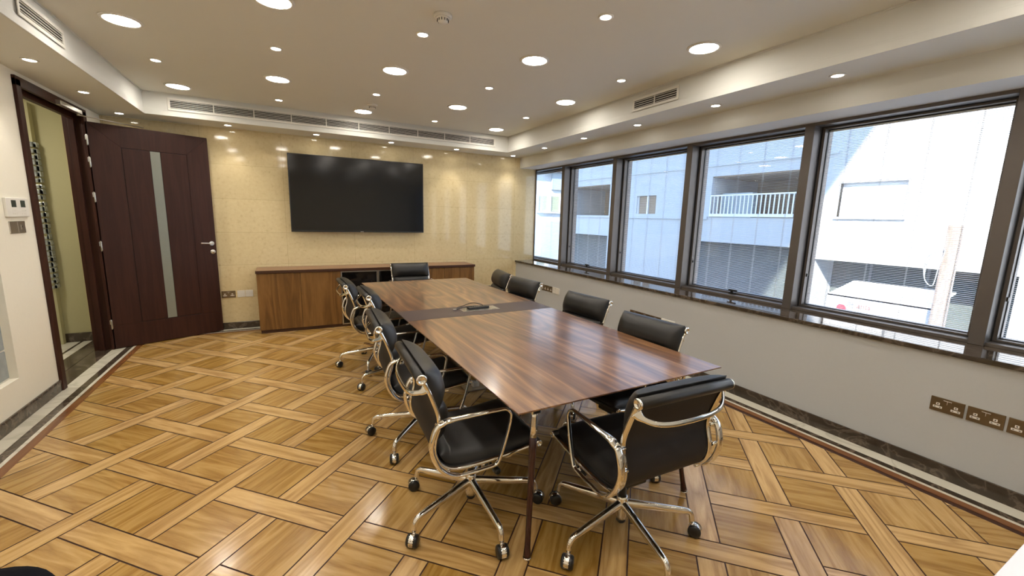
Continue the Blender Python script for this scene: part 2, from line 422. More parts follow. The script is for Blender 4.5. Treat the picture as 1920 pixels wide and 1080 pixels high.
# walls -------------------------------------------------------------
bm = BM()
box(bm, XL-0.30, 4.05, YB, YB+0.6, -0.12, 0.78); box(bm, XL-0.30, WX+0.005, YB, YB+0.25, 0.78, 3.0)
box(bm, WX+0.005, 4.05, YB+0.52, YB+0.6, 0.70, 3.0)
struct('wall_back', bm, M_tile, 'beige polished stone tiled wall behind the television')
bm = BM()   # left wall with doorway and niche
DY0, DY1, DZ = 4.62, 5.80, 2.40
NY0, NY1, NZ0, NZ1 = 2.85, 4.055, 0.30, 1.95
TW = 0.135
box(bm, XL-TW, XL, YF-0.2, NY0, -0.12, 3.0)
box(bm, XL-TW, XL, NY0, NY1, -0.12, NZ0); box(bm, XL-TW, XL, NY0, NY1, NZ1, 3.0)
box(bm, XL-TW, XL, NY1, DY0, -0.12, 3.0)
box(bm, XL-TW, XL, DY0, DY1, DZ, 3.0); box(bm, XL-TW, XL, DY1, YB, -0.12, 3.0)
box(bm, XL-TW, XL-0.05, DY0, DY1, -0.12, -0.0105)
struct('wall_left', bm, M_wallL, 'cream plaster wall with the doorway and the glass block niche')
bm = BM()
box(bm, XR+0.012, 4.05, YF-0.2, YB, -0.12, 0.752)
struct('wall_right', bm, M_wallR, 'plain grey wall below the window sill')
bm = BM(); box(bm, 3.45, 4.05, YF-0.2, YB, 2.295, ZS); box(bm, WX, 4.05, YB, YB+0.6, 2.295, ZS)
struct('wall_bulkhead', bm, M_cornice, 'cream bulkhead running above the windows')
bm = BM(); box(bm, XL-0.3, 4.05, YF-0.4, YF, -0.12, 3.0)
struct('wall_front', bm, M_wallL, 'plain wall behind the viewer')
# ceiling
bm = BM()
box(bm, CX0, CX1, CY0, CY1, ZC, ZC+0.1)
box(bm, XL-0.3, CX0, YF-0.2, YB+0.25, ZS, 3.0); box(bm, CX1, 4.05, YF-0.2, YB+0.6, ZS, 3.0)
box(bm, CX0, CX1, CY1, YB+0.25, ZS, 3.0); box(bm, CX0, CX1, YF-0.2, CY0, ZS, 3.0)
box(bm, XL-0.3, 4.05, YF-0.4, YB+0.6, ZC+0.1, 3.1)
struct('ceiling', bm, M_ceiling, 'matt raised tray ceiling with lowered soffit around it')
# vertical face of the tray with its little moulding
bm = BM()
t = 0.012
for (z0, z1, tt) in ((ZS-0.001, ZC, 0.004), (ZS-0.003, ZS+0.045, 0.012), (ZS+0.045, ZS+0.058, 0.007), (ZC-0.012, ZC, 0.010)):
    box(bm, CX0, CX0+tt, CY0, CY1, z0, z1); box(bm, CX1-tt, CX1, CY0, CY1, z0, z1)
    box(bm, CX0+tt, CX1-tt, CY1-tt, CY1, z0, z1); box(bm, CX0+tt, CX1-tt, CY0, CY0+tt, z0, z1)
struct('trim_1', bm, M_cornice, 'cream moulded edge of the raised ceiling tray', bevel=0.002)
# skirtings
def skirting(name, dims, label):
    bm = BM(); box(bm, *dims); struct(name, bm, M_darkm, label, bevel=0.003)
skirting('baseboard_left', (XL, XL+0.014, YF, DY0, 0, 0.092), 'dark marble skirting along the left wall')
skirting('baseboard_right', (XR-0.002, XR+0.012, YF, YB, 0, 0.092), 'dark marble skirting below the windows')
skirting('baseboard_back', (XL, XR, YB-0.014, YB, 0, 0.085), 'dark marble skirting on the tiled wall')
# sill
bm = BM(); box(bm, 3.398, WX+0.06, YF, YB-0.001, 0.752, ZSILL); box(bm, WX+0.006, 4.04, YB-0.001, YB+0.52, 0.752, ZSILL)
struct('trim_2', bm, M_sill, 'dark marble window sill', bevel=0.006)
bm = BM(); box(bm, WX, WX+0.016, YB-0.02, YB-0.001, ZSILL, 2.295)
struct('trim_3', bm, M_bronze, 'thin bronze edge where the tiled wall meets the window')

# windows ------------------------------------------------------------
mull = [5.487, 4.340, 3.197, 2.047, 0.905, -0.24, -1.385]      # near... each: high-Y face of mullion
MW = 0.072
edges = []
hi = YB + 0.52
for k, m in enumerate(mull):
    edges.append((m, hi)); hi = m - MW
GX = 3.93
for k, (ya, yb) in enumerate(edges):
    w = sroot('window_%d' % (k+1), ['narrow window next to the tiled wall with bright facade beyond', 'second window from the tiled wall, with a handle at the bottom',
        'third window from the tiled wall, pale blue wall beyond', 'fourth window from the tiled wall, balcony railing beyond', 'widest looking window, sunlit white facade and wooden pole beyond',
        'window at the right edge of the picture', 'window past the right edge of the picture'][k], 'window')
    bm = BM()
    # outer frame: mullion on the near side, head, foot
    box(bm, WX, 4.02, ya-MW, ya, ZSILL, 2.295)
    box(bm, WX+0.02, 4.02, ya, yb, ZSILL, ZSILL+0.022)
    box(bm, WX, 4.02, ya, yb, 2.272, 2.295)
    fr = obj('window_frame', bm, M_bronze, w, 0.002)
    bm = BM(); s0, s1 = 3.868, 3.99
    yy0, yy1 = ya+0.004, yb-0.004
    box(bm, s0, s1, yy1-0.02, yy1, 0.806, 2.268); box(bm, s0, s1, yy0, yy0+0.03, 0.806, 2.268)
    box(bm, s0, s1, yy0+0.03, yy1-0.02, 0.806, 0.818); box(bm, s0, s1, yy0+0.03, yy1-0.02, 2.256, 2.268)
    sa = obj('sash', bm, M_bronze, w, 0.0015)
    bm = BM()   # gaskets
    box(bm, 3.858, 3.868, yb-0.006, yb-0.001, 0.80, 2.27)
    for a, b_ in ((yy1-0.024, yy1-0.0195), (yy0+0.0295, yy0+0.034)): box(bm, GX-0.012, GX-0.001, a, b_, 0.818, 2.256)
    box(bm, GX-0.012, GX-0.001, yy0+0.034, yy1-0.024, 0.8178, 0.823); box(bm, GX-0.012, GX-0.001, yy0+0.034, yy1-0.024, 2.250, 2.2565)
    box(bm, 3.858, 3.868, ya, yb, 0.803, 0.806); box(bm, 3.858, 3.868, ya, yb, 2.268, 2.272)
    obj('gasket', bm, M_gasket, sa)
    g0, g1 = yy0+0.03, yy1-0.02
    bm = BM()
    v = [bm.verts.new(p) for p in ((GX, g0, 0.818), (GX, g1, 0.818), (GX, g1, 2.256), (GX, g0, 2.256))]; bm.faces.new(v)
    v = [bm.verts.new(p) for p in ((GX+0.03, g0, 0.818), (GX+0.03, g1, 0.818), (GX+0.03, g1, 2.256), (GX+0.03, g0, 2.256))]; bm.faces.new(v)
    obj('window_pane', bm, M_glass, w)
    # slatted blind between the panes
    bm = BM(); z = 0.826; n = 0
    while z < 2.235:
        box(bm, GX+0.009, GX+0.021, g0+0.006, g1-0.006, z, z+0.0015); z += 0.0125
    box(bm, GX+0.006, GX+0.024, g0+0.004, g1-0.004, 2.240, 2.254)
    bl = obj('blind', bm, M_slat, w)
    bm = BM(); wdt = g1-g0
    for f in (0.14, 0.38, 0.62, 0.86):
        yc = g0 + wdt*f; box(bm, GX+0.0065, GX+0.0075, yc-0.0012, yc+0.0012, 0.825, 2.245); box(bm, GX+0.0225, GX+0.0235, yc-0.0012, yc+0.0012, 0.825, 2.245)
    obj('ladder_cord', bm, M_cord, bl)
    bm = BM(); yc = yb - 0.012; box(bm, 3.885, 3.90, yb-0.032, yb-0.024, 1.06, 1.085)
    obj('latch', bm, M_black, w, 0.001)
    if k in (1, 3, 5):
        bm = BM(); yc = (g0+g1)/2 - 0.01
        box(bm, 3.845, 3.869, yc-0.035, yc+0.035, 0.806, 0.822); box(bm, 3.838, 3.850, yc-0.012, yc+0.012, 0.812, 0.845); box(bm, 3.828, 3.846, yc-0.06, yc+0.03, 0.838, 0.852)
        obj('window_handle', bm, M_black, w, 0.004)

# doorway ------------------------------------------------------------
bm = BM()
FWd = 0.05
box(bm, XL, XL+0.022, DY0-0.04, DY0+0.027, 0, DZ); box(bm, XL, XL+0.022, DY1-0.05, DY1+0.03, 0, DZ)
box(bm, XL, XL+0.022, DY0-0.04, DY1+0.03, DZ-0.05, DZ+0.02)
box(bm, XL-TW-0.005, XL, DY0, DY0+0.022, 0, DZ); box(bm, XL-TW-0.01, XL, DY1-0.022, DY1, 0, DZ); box(bm, XL-TW-0.01, XL, DY0, DY1, DZ-0.022, DZ)
box(bm, XL-0.10, XL-0.055, DY0+0.022, DY0+0.036, 0, DZ-0.022); box(bm, XL-0.10, XL-0.055, DY1-0.05, DY1-0.022, 0, DZ-0.022); box(bm, XL-0.10, XL-0.055, DY0+0.036, DY1-0.05, DZ-0.075, DZ-0.022)
struct('trim_4', bm, M_door, 'dark brown wooden door frame', bevel=0.003)
bm = BM(); box(bm, XL-TW-0.02, XL, DY0, DY1, -0.01, 0.001)
struct('trim_5', bm, M_darkm, 'dark marble threshold in the doorway')
d_ang = math.atan2(0.43, 0.907)
dr = sroot('door_1', 'tall dark brown wooden door standing open with a narrow glass strip', 'door', (-1.667, 5.757, 0.008)); dr.rotation_euler = (0, 0, d_ang)
DH, DWd = 2.302, 1.003
bm = BM(); box(bm, 0, DWd, 0.006, 0.044, 0, DH); obj('door_core', bm, M_groove, dr, 0.002)
g = 0.0025
x0, x1, z0, z1 = 0.238, 0.790, 0.252, 2.085
bm = BM()
def quadprism(bm, pts, ya, yb):
    a = [bm.verts.new((p[0], ya, p[1])) for p in pts]; b = [bm.verts.new((p[0], yb, p[1])) for p in pts]
    bm.faces.new(a); bm.faces.new(list(reversed(b)))
    for i in range(len(pts)): bm.faces.new((a[i], b[i], b[(i+1) % len(pts)], a[(i+1) % len(pts)]))
for ya, yb in ((0.0, 0.006), (0.044, 0.05)):
    quadprism(bm, [(0, z0-g), (x0-g, z0-g), (x0-g, z1+0.002), (0.0, DH-0.004)], ya, yb)
    quadprism(bm, [(x1+g, z0-g), (DWd, z0-g), (DWd, DH-0.004), (x1+g, z1+0.002)], ya, yb)
    quadprism(bm, [(0.0, DH), (x0-g*0.5, z1+g), (x1+g*0.5, z1+g), (DWd, DH)], ya, yb)
    box(bm, 0, DWd, ya, yb, 0, z0-g*1.6)
obj('door_stile', bm, M_door, dr, 0.001)
for a, b_ in ((x0, 0.466), (0.554, x1)):
    bm = BM(); box(bm, a+g, b_, 0.001, 0.006, z0+g, z1-g); box(bm, a+g, b_, 0.044, 0.049, z0+g, z1-g); obj('door_panel', bm, M_door, dr, 0.001)
bm = BM(); box(bm, 0.468, 0.552, 0.003, 0.047, z0+g, z1-g); obj('glass_strip', bm, M_frost, dr)
bm = BM()
lathe(bm, (0.957, 0.0, 1.085), [(0.026, 0.0), (0.026, -0.008), (0.022, -0.011)], 24, (0, 1, 0))
sweep(bm, crom([(0.957, -0.008, 1.085), (0.957, -0.045, 1.085), (0.945, -0.055, 1.086), (0.90, -0.055, 1.09), (0.835, -0.052, 1.092)], 5), 0.009, 0.009, n=10)
obj('door_handle', bm, M_steel, dr)
bm = BM(); lathe(bm, (0.962, 0.0, 0.985), [(0.026, 0.0), (0.026, -0.008), (0.021, -0.011), (0.006, -0.011), (0.006, -0.016), (0.0001, -0.016)], 24, (0, 1, 0)); obj('lock_rosette', bm, M_steel, dr)
for hz in (2.128, 1.917, 1.577, 1.088, 0.267):
    bm = BM(); box(bm, -0.008, 0.0, 0.0, 0.04, hz-0.045, hz+0.045)
    sweep(bm, [(-0.010, -0.006, hz-0.052), (-0.010, -0.006, hz+0.052)], 0.006, 0.006, n=10)
    box(bm, -0.022, -0.010, -0.003, 0.0, hz+0.0, hz+0.045)
    obj('hinge', bm, M_steel, dr, 0.001)
# door closer: body on the frame head with an arm to the leaf
dc = thing('door_closer', 'slim grey door closer with a long arm above the doorway', 'door closer', (XL+0.022, 5.33, 2.36))
bm = BM(); box(bm, 0, 0.035, -0.15, 0.29, -0.018, 0.022); obj('closer_body', bm, M_steel, dc, 0.004)
bm = BM(); sweep(bm, [(0.02, 0.24, -0.028), (0.40, 0.62, -0.036)], 0.009, 0.005, side=(0, 1, 0), n=8, p=4); lathe(bm, (0.02, 0.24, -0.034), [(0.012, 0), (0.012, 0.016)], 12)
obj('closer_arm', bm, M_steel, dc)

# hallway seen through the door ---------------------------------------
bm = BM(); box(bm, -3.4, XL-TW-0.0, YB+0.01, YB+0.2, -0.12, 2.9)
struct('wall_hall', bm, M_khaki, 'khaki hallway wall seen through the doorway')
bm = BM(); box(bm, -3.5, -3.4, 3.4, YB+0.2, -0.12, 2.9); struct('wall_hall_side', bm, M_khaki, 'far side wall of the hallway')
bm = BM(); box(bm, -3.5, XL-TW, 3.3, 3.4, -0.12, 2.9); struct('wall_hall_end', bm, M_khaki, 'near end wall of the hallway')
bm = BM(); box(bm, -3.5, XL-TW, 3.3, YB+0.2, 2.7, 2.8); struct('ceiling_hall', bm, M_ceiling, 'hallway ceiling')
bm = BM(); box(bm, -3.5, XL-TW-0.015, 3.3, YB+0.01, -0.12, 0.0); fh = struct('floor_hall', bm, M_creamm, 'cream marble hallway floor with dark lines')
bm = BM(); box(bm, -2.0, XL-TW-0.016, 3.4, YB+0.01, -0.01, 0.001); obj('dark_marble_band', bm, M_darkm, fh)
bm = BM(); box(bm, -2.10, -2.075, 3.4, YB+0.01, -0.01, 0.001); obj('dark_line', bm, M_darkm, fh)
skirting('baseboard_hall', (-2.9, XL-TW, YB-0.006, YB+0.01, 0, 0.10), 'dark marble skirting in the hallway')
mo = thing('mosaic_column', 'narrow column clad in small mirrored mosaic pieces in the hallway', 'column', (-2.265, YB-0.04, 0))
bm = BM(); box(bm, -0.05, 0.05, -0.03, 0.045, 0.0, 2.5); obj('column_core', bm, M_khaki, mo)
bm = BM(); rr = random.Random(3)
z = 0.62
while z < 2.12:
    for xx in (-0.045, -0.012, 0.021):
        h = 0.03+rr.random()*0.03; dd = rr.random()*0.012; ang = rr.random()
        box(bm, xx, xx+0.03, -0.045-dd, -0.03, z, z+h*0.9)
        box(bm, 0.05, 0.062+dd, -0.03, 0.03, z, z+h*0.9)
    z += 0.058
obj('mosaic', bm, M_mosaic, mo, 0.002)
hl = bpy.data.lights.new('hall_light', 'AREA'); ho = bpy.data.objects.new('hall_light', hl); C.objects.link(ho)
hl.shape = 'DISK'; hl.size = 0.3; hl.energy = 16; hl.color = LAMP_COL; ho.location = (-2.65, 5.1, 2.69)
hp = thing('hall_ceiling_light', 'round ceiling light in the hallway', 'ceiling light', (-2.65, 5.1, 2.70))
bm = BM(); lathe(bm, (0, 0, 0), [(0.17, 0), (0.17, -0.006), (0.155, -0.009)], 32); obj('lamp_ring', bm, M_white, hp)

# niche with glass blocks ------------------------------------------------
gb = sroot('window_8', 'deep niche filled with grey glass blocks in the cream wall', 'window', (XL-0.026, 0, 0))
bm = BM(); box(bm, -0.06, -0.02, NY0, NY1, NZ0, NZ1); obj('grout', bm, M_grout, gb)
ys, zs = NY1-0.02, NZ0+0.02
bm = BM(); y = NY1-0.012
while y - 0.19 > NY0-0.01:
    z = NZ0+0.012
    while z + 0.19 < NZ1+0.01:
        box(bm, -0.022, -0.012, y-0.19, y, z, z+0.19); z += 0.202
    y -= 0.202
obj('glass_block', bm, M_block, gb, 0.006)

# round ceiling lights --------------------------------------------------
colnames = ['nearest the door', 'second from the door', 'down the middle', 'second from the windows', 'nearest the windows']
def lamp_big():
    t_ = thing('ceiling_light', '', 'ceiling light', group='large round ceiling lights')
    bm = BM(); lathe(bm, (0, 0, 0), [(0.112, 0.0), (0.112, -0.003), (0.103, -0.008), (0.093, -0.008), (0.092, -0.004), (0.092, 0.0)], 40); obj('lamp_ring', bm, M_white, t_)
    bm = BM(); lathe(bm, (0, 0, 0), [(0.0915, -0.0005), (0.0915, -0.005), (0.0001, -0.005)], 40); obj('lamp_lens', bm, M_lens, t_)
    return t_
def lamp_small():
    t_ = thing('downlight', '', 'downlight', group='small recessed downlights')
    bm = BM(); lathe(bm, (0, 0, 0), [(0.046, 0.0), (0.046, -0.003), (0.042, -0.006), (0.034, -0.006), (0.032, -0.003), (0.032, 0.0)], 28); obj('lamp_ring', bm, M_white, t_)
    bm = BM(); lathe(bm, (0, 0, 0), [(0.0315, -0.0005), (0.0315, -0.0045), (0.0001, -0.0045)], 24); obj('lamp_lens', bm, M_spotlens, t_)
    return t_
big0, sm0 = lamp_big(), lamp_small()
index_children()
used = {'b': False, 's': False}
spot_d = bpy.data.lights.new('downlight_beam', 'SPOT'); spot_d.energy = LAMP_SPOT; spot_d.spot_size = math.radians(84); spot_d.spot_blend = 0.7; spot_d.color = LAMP_COL; spot_d.shadow_soft_size = 0.03
def put(kind, loc, label, watts=True):
    root = big0 if kind == 'b' else sm0
    if not used[kind]: used[kind] = True; root.location = loc; root['label'] = label; o = root
    else: o = dup(root, loc, 0, label)
    if kind == 's':
        l_ = bpy.data.objects.new('downlight_beam', spot_d); C.objects.link(l_); l_.location = (loc[0], loc[1], loc[2]-0.012)
    return o
cnt = {}
for i in range(5):
    for j in range(8):
        x, y = -0.868+0.8725*i, 5.465-0.8245*j
        k_ = 'b' if (i+j) % 2 == 0 else 's'
        c = cnt.get((i, k_), 0); cnt[(i, k_)] = c+1
        nm = 'large round light' if k_ == 'b' else 'small raised-ceiling downlight'
        pos = ORD[c] + ' from the television'
        put(k_, (x, y, ZC), '%s, %s in the row %s' % (nm, pos, colnames[i]))
for k, y in enumerate((6.0, 5.115, 4.24, 3.36, 2.48, 1.6, 0.72, -0.16)):
    put('s', (-1.47, y, ZS), 'small downlight in the soffit along the doorway wall, %s from the television' % ORD[k])
for k, x in enumerate((-0.53, 0.397, 1.32, 2.258)):
    put('s', (x, 6.035, ZS), 'small downlight in the soffit above the television, %s from the door' % ORD[k])
for k, y in enumerate((6.08, 5.155, 4.27, 3.385, 2.49, 1.6, 0.71, -0.18)):
    put('s', (3.22, y, ZS), 'small downlight in the soffit above the windows, %s from the television' % ORD[k])

# smoke detectors ----------------------------------------------------------
def detector(x, y, label):
    t_ = thing('smoke_detector', label, 'smoke detector', (x, y, ZC), group='smoke detectors')
    bm = BM(); lathe(bm, (0, 0, 0), [(0.055, 0), (0.055, -0.012), (0.046, -0.018)], 32); obj('detector_base', bm, M_white, t_)
    bm = BM(); lathe(bm, (0, 0, 0), [(0.044, -0.018), (0.040, -0.024), (0.030, -0.024), (0.030, -0.036), (0.024, -0.044), (0.0001, -0.046)], 32)
    obj('detector_head', bm, M_white, t_)
    bm = BM()
    for a in range(12):
        aa = a*PI/6; c = Vector((math.cos(aa)*0.034, math.sin(aa)*0.034, -0.030)); lathe(bm, c, [(0.0022, -0.007), (0.0022, 0.006)], 6)
    obj('detector_vent', bm, M_dark, t_)
detector(0.905, 2.66, 'round smoke detector near the viewer in the middle of the ceiling')
detector(0.915, 5.085, 'round smoke detector close to the television wall beside a ceiling light')

# air grilles ------------------------------------------------------------------
def grille(name, label, L, z0, z1, nsec, loc, rz):
    """built in its own x-z plane facing -y"""
    t_ = thing('air_vent', label, 'air vent', loc, rz)
    fw = 0.022
    bm = BM(); 
    box(bm, -fw, L+fw, -0.006, 0, z0-fw, z0); box(bm, -fw, L+fw, -0.006, 0, z1, z1+fw); box(bm, -fw, 0, -0.006, 0, z0, z1); box(bm, L, L+fw, -0.006, 0, z0, z1)
    obj('vent_frame', bm, M_grille, t_, 0.002)
    bm = BM(); box(bm, 0, L, 0.0015, 0.003, z0, z1); obj('vent_backing', bm, M_dark, t_)
    bm = BM(); n = max(4, int((z1-z0)/0.0145)); p = (z1-z0)/n
    for i in range(n):
        zc = z0 + (i+0.5)*p; box(bm, 0, L, -0.004, 0.001, zc-0.0021, zc+0.0021)
    for i in range(1, nsec): box(bm, L*i/nsec-0.004, L*i/nsec+0.004, -0.0045, 0.001, z0, z1)
    obj('vent_louvre', bm, M_grille, t_)
grille('vent', 'very long slotted air vent above the television wall', 3.77, 2.535, 2.618, 10, (-1.008, CY1-0.0125, 0), 0)
grille('vent', 'short slotted air vent above the windows', 0.50, 2.540, 2.612, 2, (CX1-0.0125, 3.21, 0), -PI/2)
grille('vent', 'short slotted air vent high on the door side, cut by the picture edge', 0.52, 2.532, 2.600, 1, (CX0+0.0125, 3.505, 0), PI/2)

# television ---------------------------------------------------------------
tv = thing('television', 'large black flat television hanging on the tiled wall', 'television', (0.925, 6.16, 1.73))
bm = BM(); W2, H2 = 0.868, 0.492
box(bm, -W2+0.05, W2-0.05, 0.02, 0.055, -H2+0.05, H2-0.05); obj('rear_housing', bm, M_black, tv, 0.01)
bm = BM(); box(bm, -0.35, 0.35, 0.055, 0.0999, -0.2, 0.2); obj('wall_bracket', bm, M_black, tv)
bm = BM(); b = 0.012
box(bm, -W2, W2, -0.008, 0.02, H2-b, H2); box(bm, -W2, W2, -0.008, 0.02, -H2, -H2+b*1.5); box(bm, -W2, -W2+b, -0.008, 0.02, -H2+b*1.5, H2-b); box(bm, W2-b, W2, -0.008, 0.02, -H2+b*1.5, H2-b)
obj('bezel', bm, M_bez, tv, 0.002)
bm = BM(); box(bm, -W2+b, W2-b, -0.005, 0.018, -H2+b*1.5, H2-b); obj('screen', bm, M_screen, tv)
bm = BM(); box(bm, -0.02, 0.02, -0.010, -0.008, -H2+0.005, -H2+0.012); obj('maker_badge', bm, M_steel, tv)

# sideboard ------------------------------------------------------------------
SX0, SX1, SY0 = -0.349, 2.481, 5.85
sb = thing('sideboard', 'long low wooden sideboard with two glass doors in the middle, against the tiled wall', 'sideboard', ((SX0+SX1)/2, 6.05, 0))
def sp(name, dims, mat, bevel=0.0, par=None):
    bm = BM(); x0_, x1_, y0_, y1_, z0_, z1_ = dims; cx = (SX0+SX1)/2
    box(bm, x0_-cx, x1_-cx, y0_-6.05, y1_-6.05, z0_, z1_); return obj(name, bm, mat, par or sb, bevel)
sp('sideboard_top', (SX0-0.008, SX1+0.008, SY0-0.018, YB-0.016, 0.748, 0.782), M_cabtop, 0.002)
sp('top_edge', (SX0-0.0085, SX1+0.0085, SY0-0.0195, SY0-0.0175, 0.749, 0.781), M_cabedge)
sp('plinth', (SX0+0.01, SX1-0.01, SY0+0.012, YB-0.02, 0.0, 0.045), M_cabedge)
sp('side_panel', (SX0, SX0+0.02, SY0+0.0, YB-0.016, 0.045, 0.748), M_cab); sp('side_panel', (SX1-0.02, SX1, SY0+0.0, YB-0.016, 0.045, 0.748), M_cab)
sp('back_panel', (SX0+0.02, SX1-0.02, YB-0.03, YB-0.016, 0.045, 0.748), M_cabedge)
sp('bottom_panel', (SX0+0.02, SX1-0.02, SY0+0.02, YB-0.03, 0.045, 0.06), M_cabedge)
dw = (SX1-SX0)/6
for i in range(1, 6): sp('divider', (SX0+dw*i-0.009, SX0+dw*i+0.009, SY0+0.022, YB-0.03, 0.06, 0.748), M_cabedge)
for i in range(6):
    a, b_ = SX0+dw*i+0.002, SX0+dw*(i+1)-0.002
    if i == 0: a += 0.0
    if i in (2, 3):
        fr = sp('glass_door_frame', (a, a+0.014, SY0-0.002, SY0+0.018, 0.03, 0.742), M_steel, 0.001)
        cx = (SX0+SX1)/2; bm = BM()
        for dm in ((b_-0.014, b_, SY0-0.002, SY0+0.018, 0.03, 0.742), (a+0.014, b_-0.014, SY0-0.002, SY0+0.018, 0.728, 0.742), (a+0.014, b_-0.014, SY0-0.002, SY0+0.018, 0.03, 0.044)):
            box(bm, dm[0]-cx, dm[1]-cx, dm[2]-6.05, dm[3]-6.05, dm[4], dm[5])
        tmp = bmesh.new(); tmp.from_mesh(fr.data); me2 = bpy.data.meshes.new('t'); bm.to_mesh(me2); tmp.from_mesh(me2); tmp.to_mesh(fr.data); tmp.free(); bm.free()
        sp('door_glass', (a+0.014, b_-0.014, SY0+0.004, SY0+0.009, 0.044, 0.728), pm('smoked_glass', (0.006, 0.005, 0.005), 0.04, spec=0.5), 0, fr)
    else:
        sp('cabinet_door', (a, b_, SY0-0.002, SY0+0.018, 0.042, 0.744), M_cab, 0.001)

# conference table ---------------------------------------------------------------
tb = thing('conference_table', 'long walnut conference table with a dark leather band across the middle', 'table', (1.345, 3.075, 0), 0.0154)
TX, TY0, TY1, TZ = 0.617, -1.740, 1.742, 0.74
def slab(bm, xa, xb, ya, yb, z1, z0, ins):
    """top slab whose underside is chamfered inwards on the outer edges"""
    a = [(xa, ya), (xb, ya), (xb, yb), (xa, yb)]
    ix0 = xa + (ins if abs(xa) > 0.6 else 0); ix1 = xb - (ins if abs(xb) > 0.6 else 0)
    iy0 = ya + (ins if abs(ya) > 1.7 else 0); iy1 = yb - (ins if abs(yb) > 1.7 else 0)
    b = [(ix0, iy0), (ix1, iy0), (ix1, iy1), (ix0, iy1)]
    r = [[bm.verts.new((p[0], p[1], z)) for p in ps] for ps, z in ((a, z1), (a, z1-0.006), (b, z0))]
    bm.faces.new(r[0]); bm.faces.new(list(reversed(r[2])))
    for k in range(2):
        for i in range(4): bm.faces.new((r[k][i], r[k][(i+1) % 4], r[k+1][(i+1) % 4], r[k+1][i]))
B0, B1 = -0.148, 0.182
for ya, yb in ((TY0, B0), (B1, TY1)):
    bm = BM(); slab(bm, -TX, TX, ya, yb, TZ, TZ-0.024, 0.035); obj('table_top', bm, M_walnut, tb)
bm = BM(); slab(bm, -TX, TX, B0+0.001, B1-0.001, TZ+0.0004, TZ-0.024, 0.035); obj('leather_band', bm, M_leath_in, tb)
bm = BM()
box(bm, -0.30, -0.24, -1.35, 1.35, 0.672, 0.716); box(bm, 0.24, 0.30, -1.35, 1.35, 0.672, 0.716)
for y in (-1.32, -0.02, 1.26): box(bm, -0.42, 0.42, y, y+0.06, 0.672, 0.716)
obj('under_frame', bm, M_black, tb, 0.003)
d = 0.085
for sx in (-1, 1):
    for sy in (-1, 1):
        foot = Vector((sx*0.512, sy*(1.672), 0.0)); top = Vector((foot.x - sx*d*(1.5 if sx > 0 else 0.6), foot.y - sy*0.06, 0.665))
        def at_(h): return foot + (top-foot)*(h/0.665)
        bm = BM(); hs = [0.012, 0.03, 0.06, 0.12, 0.25, 0.4, 0.5, 0.552]; rs = [0.0175, 0.0165, 0.0135, 0.0125, 0.0135, 0.0155, 0.017, 0.017]
        sweep(bm, [at_(h) for h in hs], rs, rs, side=(1, 0, 0), n=16)
        lg = obj('leg', bm, M_legwood, tb)
        bm = BM(); sweep(bm, [at_(h) for h in (0.551, 0.60, 0.64, 0.668)], [0.0172, 0.016, 0.0155, 0.0155], [0.0172, 0.016, 0.0155, 0.0155], side=(1, 0, 0), n=16); obj('chrome_sleeve', bm, M_chrome, lg)
        bm = BM(); sweep(bm, [at_(h) for h in (0.0, 0.006, 0.014)], [0.0165, 0.0185, 0.018], [0.0165, 0.0185, 0.018], side=(1, 0, 0), n=16); obj('foot_tip', bm, M_chrome, lg)
        bm = BM(); c = at_(0.668)
        box(bm, c.x-0.022, c.x+0.022, c.y-0.018, c.y+0.018, 0.655, 0.688)
        for q in (Vector((-1, 0, 0)), Vector((1, 0, 0)), Vector((0, -sy, 0))):
            L_ = 0.06 if q.x else 0.16
            sweep(bm, crom([c+q*0.014+Vector((0, 0, 0.004)), c+q*(L_*0.55)+Vector((0, 0, 0.02)), c+q*L_+Vector((0, 0, 0.050))], 4), 0.007, 0.010, n=8, p=3)
        obj('leg_bracket', bm, M_chrome, tb, 0.003)

# flap plate and adapter on the leather band
pl_ = thing('table_socket_plate', 'square brushed metal flap plate set in the dark band of the table', 'socket plate', (1.365, 3.115, TZ+0.0004), 0.0)
bm = BM(); box(bm, -0.155, 0.165, -0.062, 0.075, 0.0, 0.003); obj('metal_plate', bm, M_steel, pl_, 0.001)
bm = BM()
for x in (-0.11, -0.03, 0.05, 0.12): box(bm, x-0.025, x+0.012, -0.056, -0.048, 0.003, 0.0034)
obj('plate_slot', bm, M_black, pl_)
hb = thing('remote_control', 'slim black remote control lying on the metal plate of the table', 'remote control', (1.365, 3.125, TZ+0.0036), 0.10)
bm = BM(); box(bm, -0.095, 0.095, -0.022, 0.022, 0, 0.017); obj('remote_body', bm, M_black, hb, 0.005, segs=3)
bm = BM()
for i in range(6): lathe(bm, (-0.06+i*0.02, 0.006, 0.017), [(0.004, 0), (0.0035, 0.0015), (0.0001, 0.0016)], 10)
obj('remote_button', bm, M_lcd, hb)
cb = thing('video_cable', 'short black cable with a metal plug curving over the table plate', 'cable', (1.2, 3.15, TZ+0.004))
bm = BM(); sweep(bm, crom([(-0.03, -0.02, 0.004), (0.0, 0.03, 0.006), (0.06, 0.055, 0.012), (0.14, 0.06, 0.03), (0.21, 0.045, 0.020), (0.235, 0.012, 0.004)], 8), 0.0035, 0.0035, n=8)
sweep(bm, crom([(-0.03, -0.02, 0.004), (0.03, 0.02, 0.004), (0.10, 0.04, 0.006), (0.2, 0.035, 0.004)], 6), 0.0035, 0.0035, n=8)
obj('cord', bm, M_black, cb)
bm = BM(); box(bm, -0.052, -0.025, -0.030, -0.014, 0.0, 0.009); obj('plug', bm, M_steel, cb, 0.001)

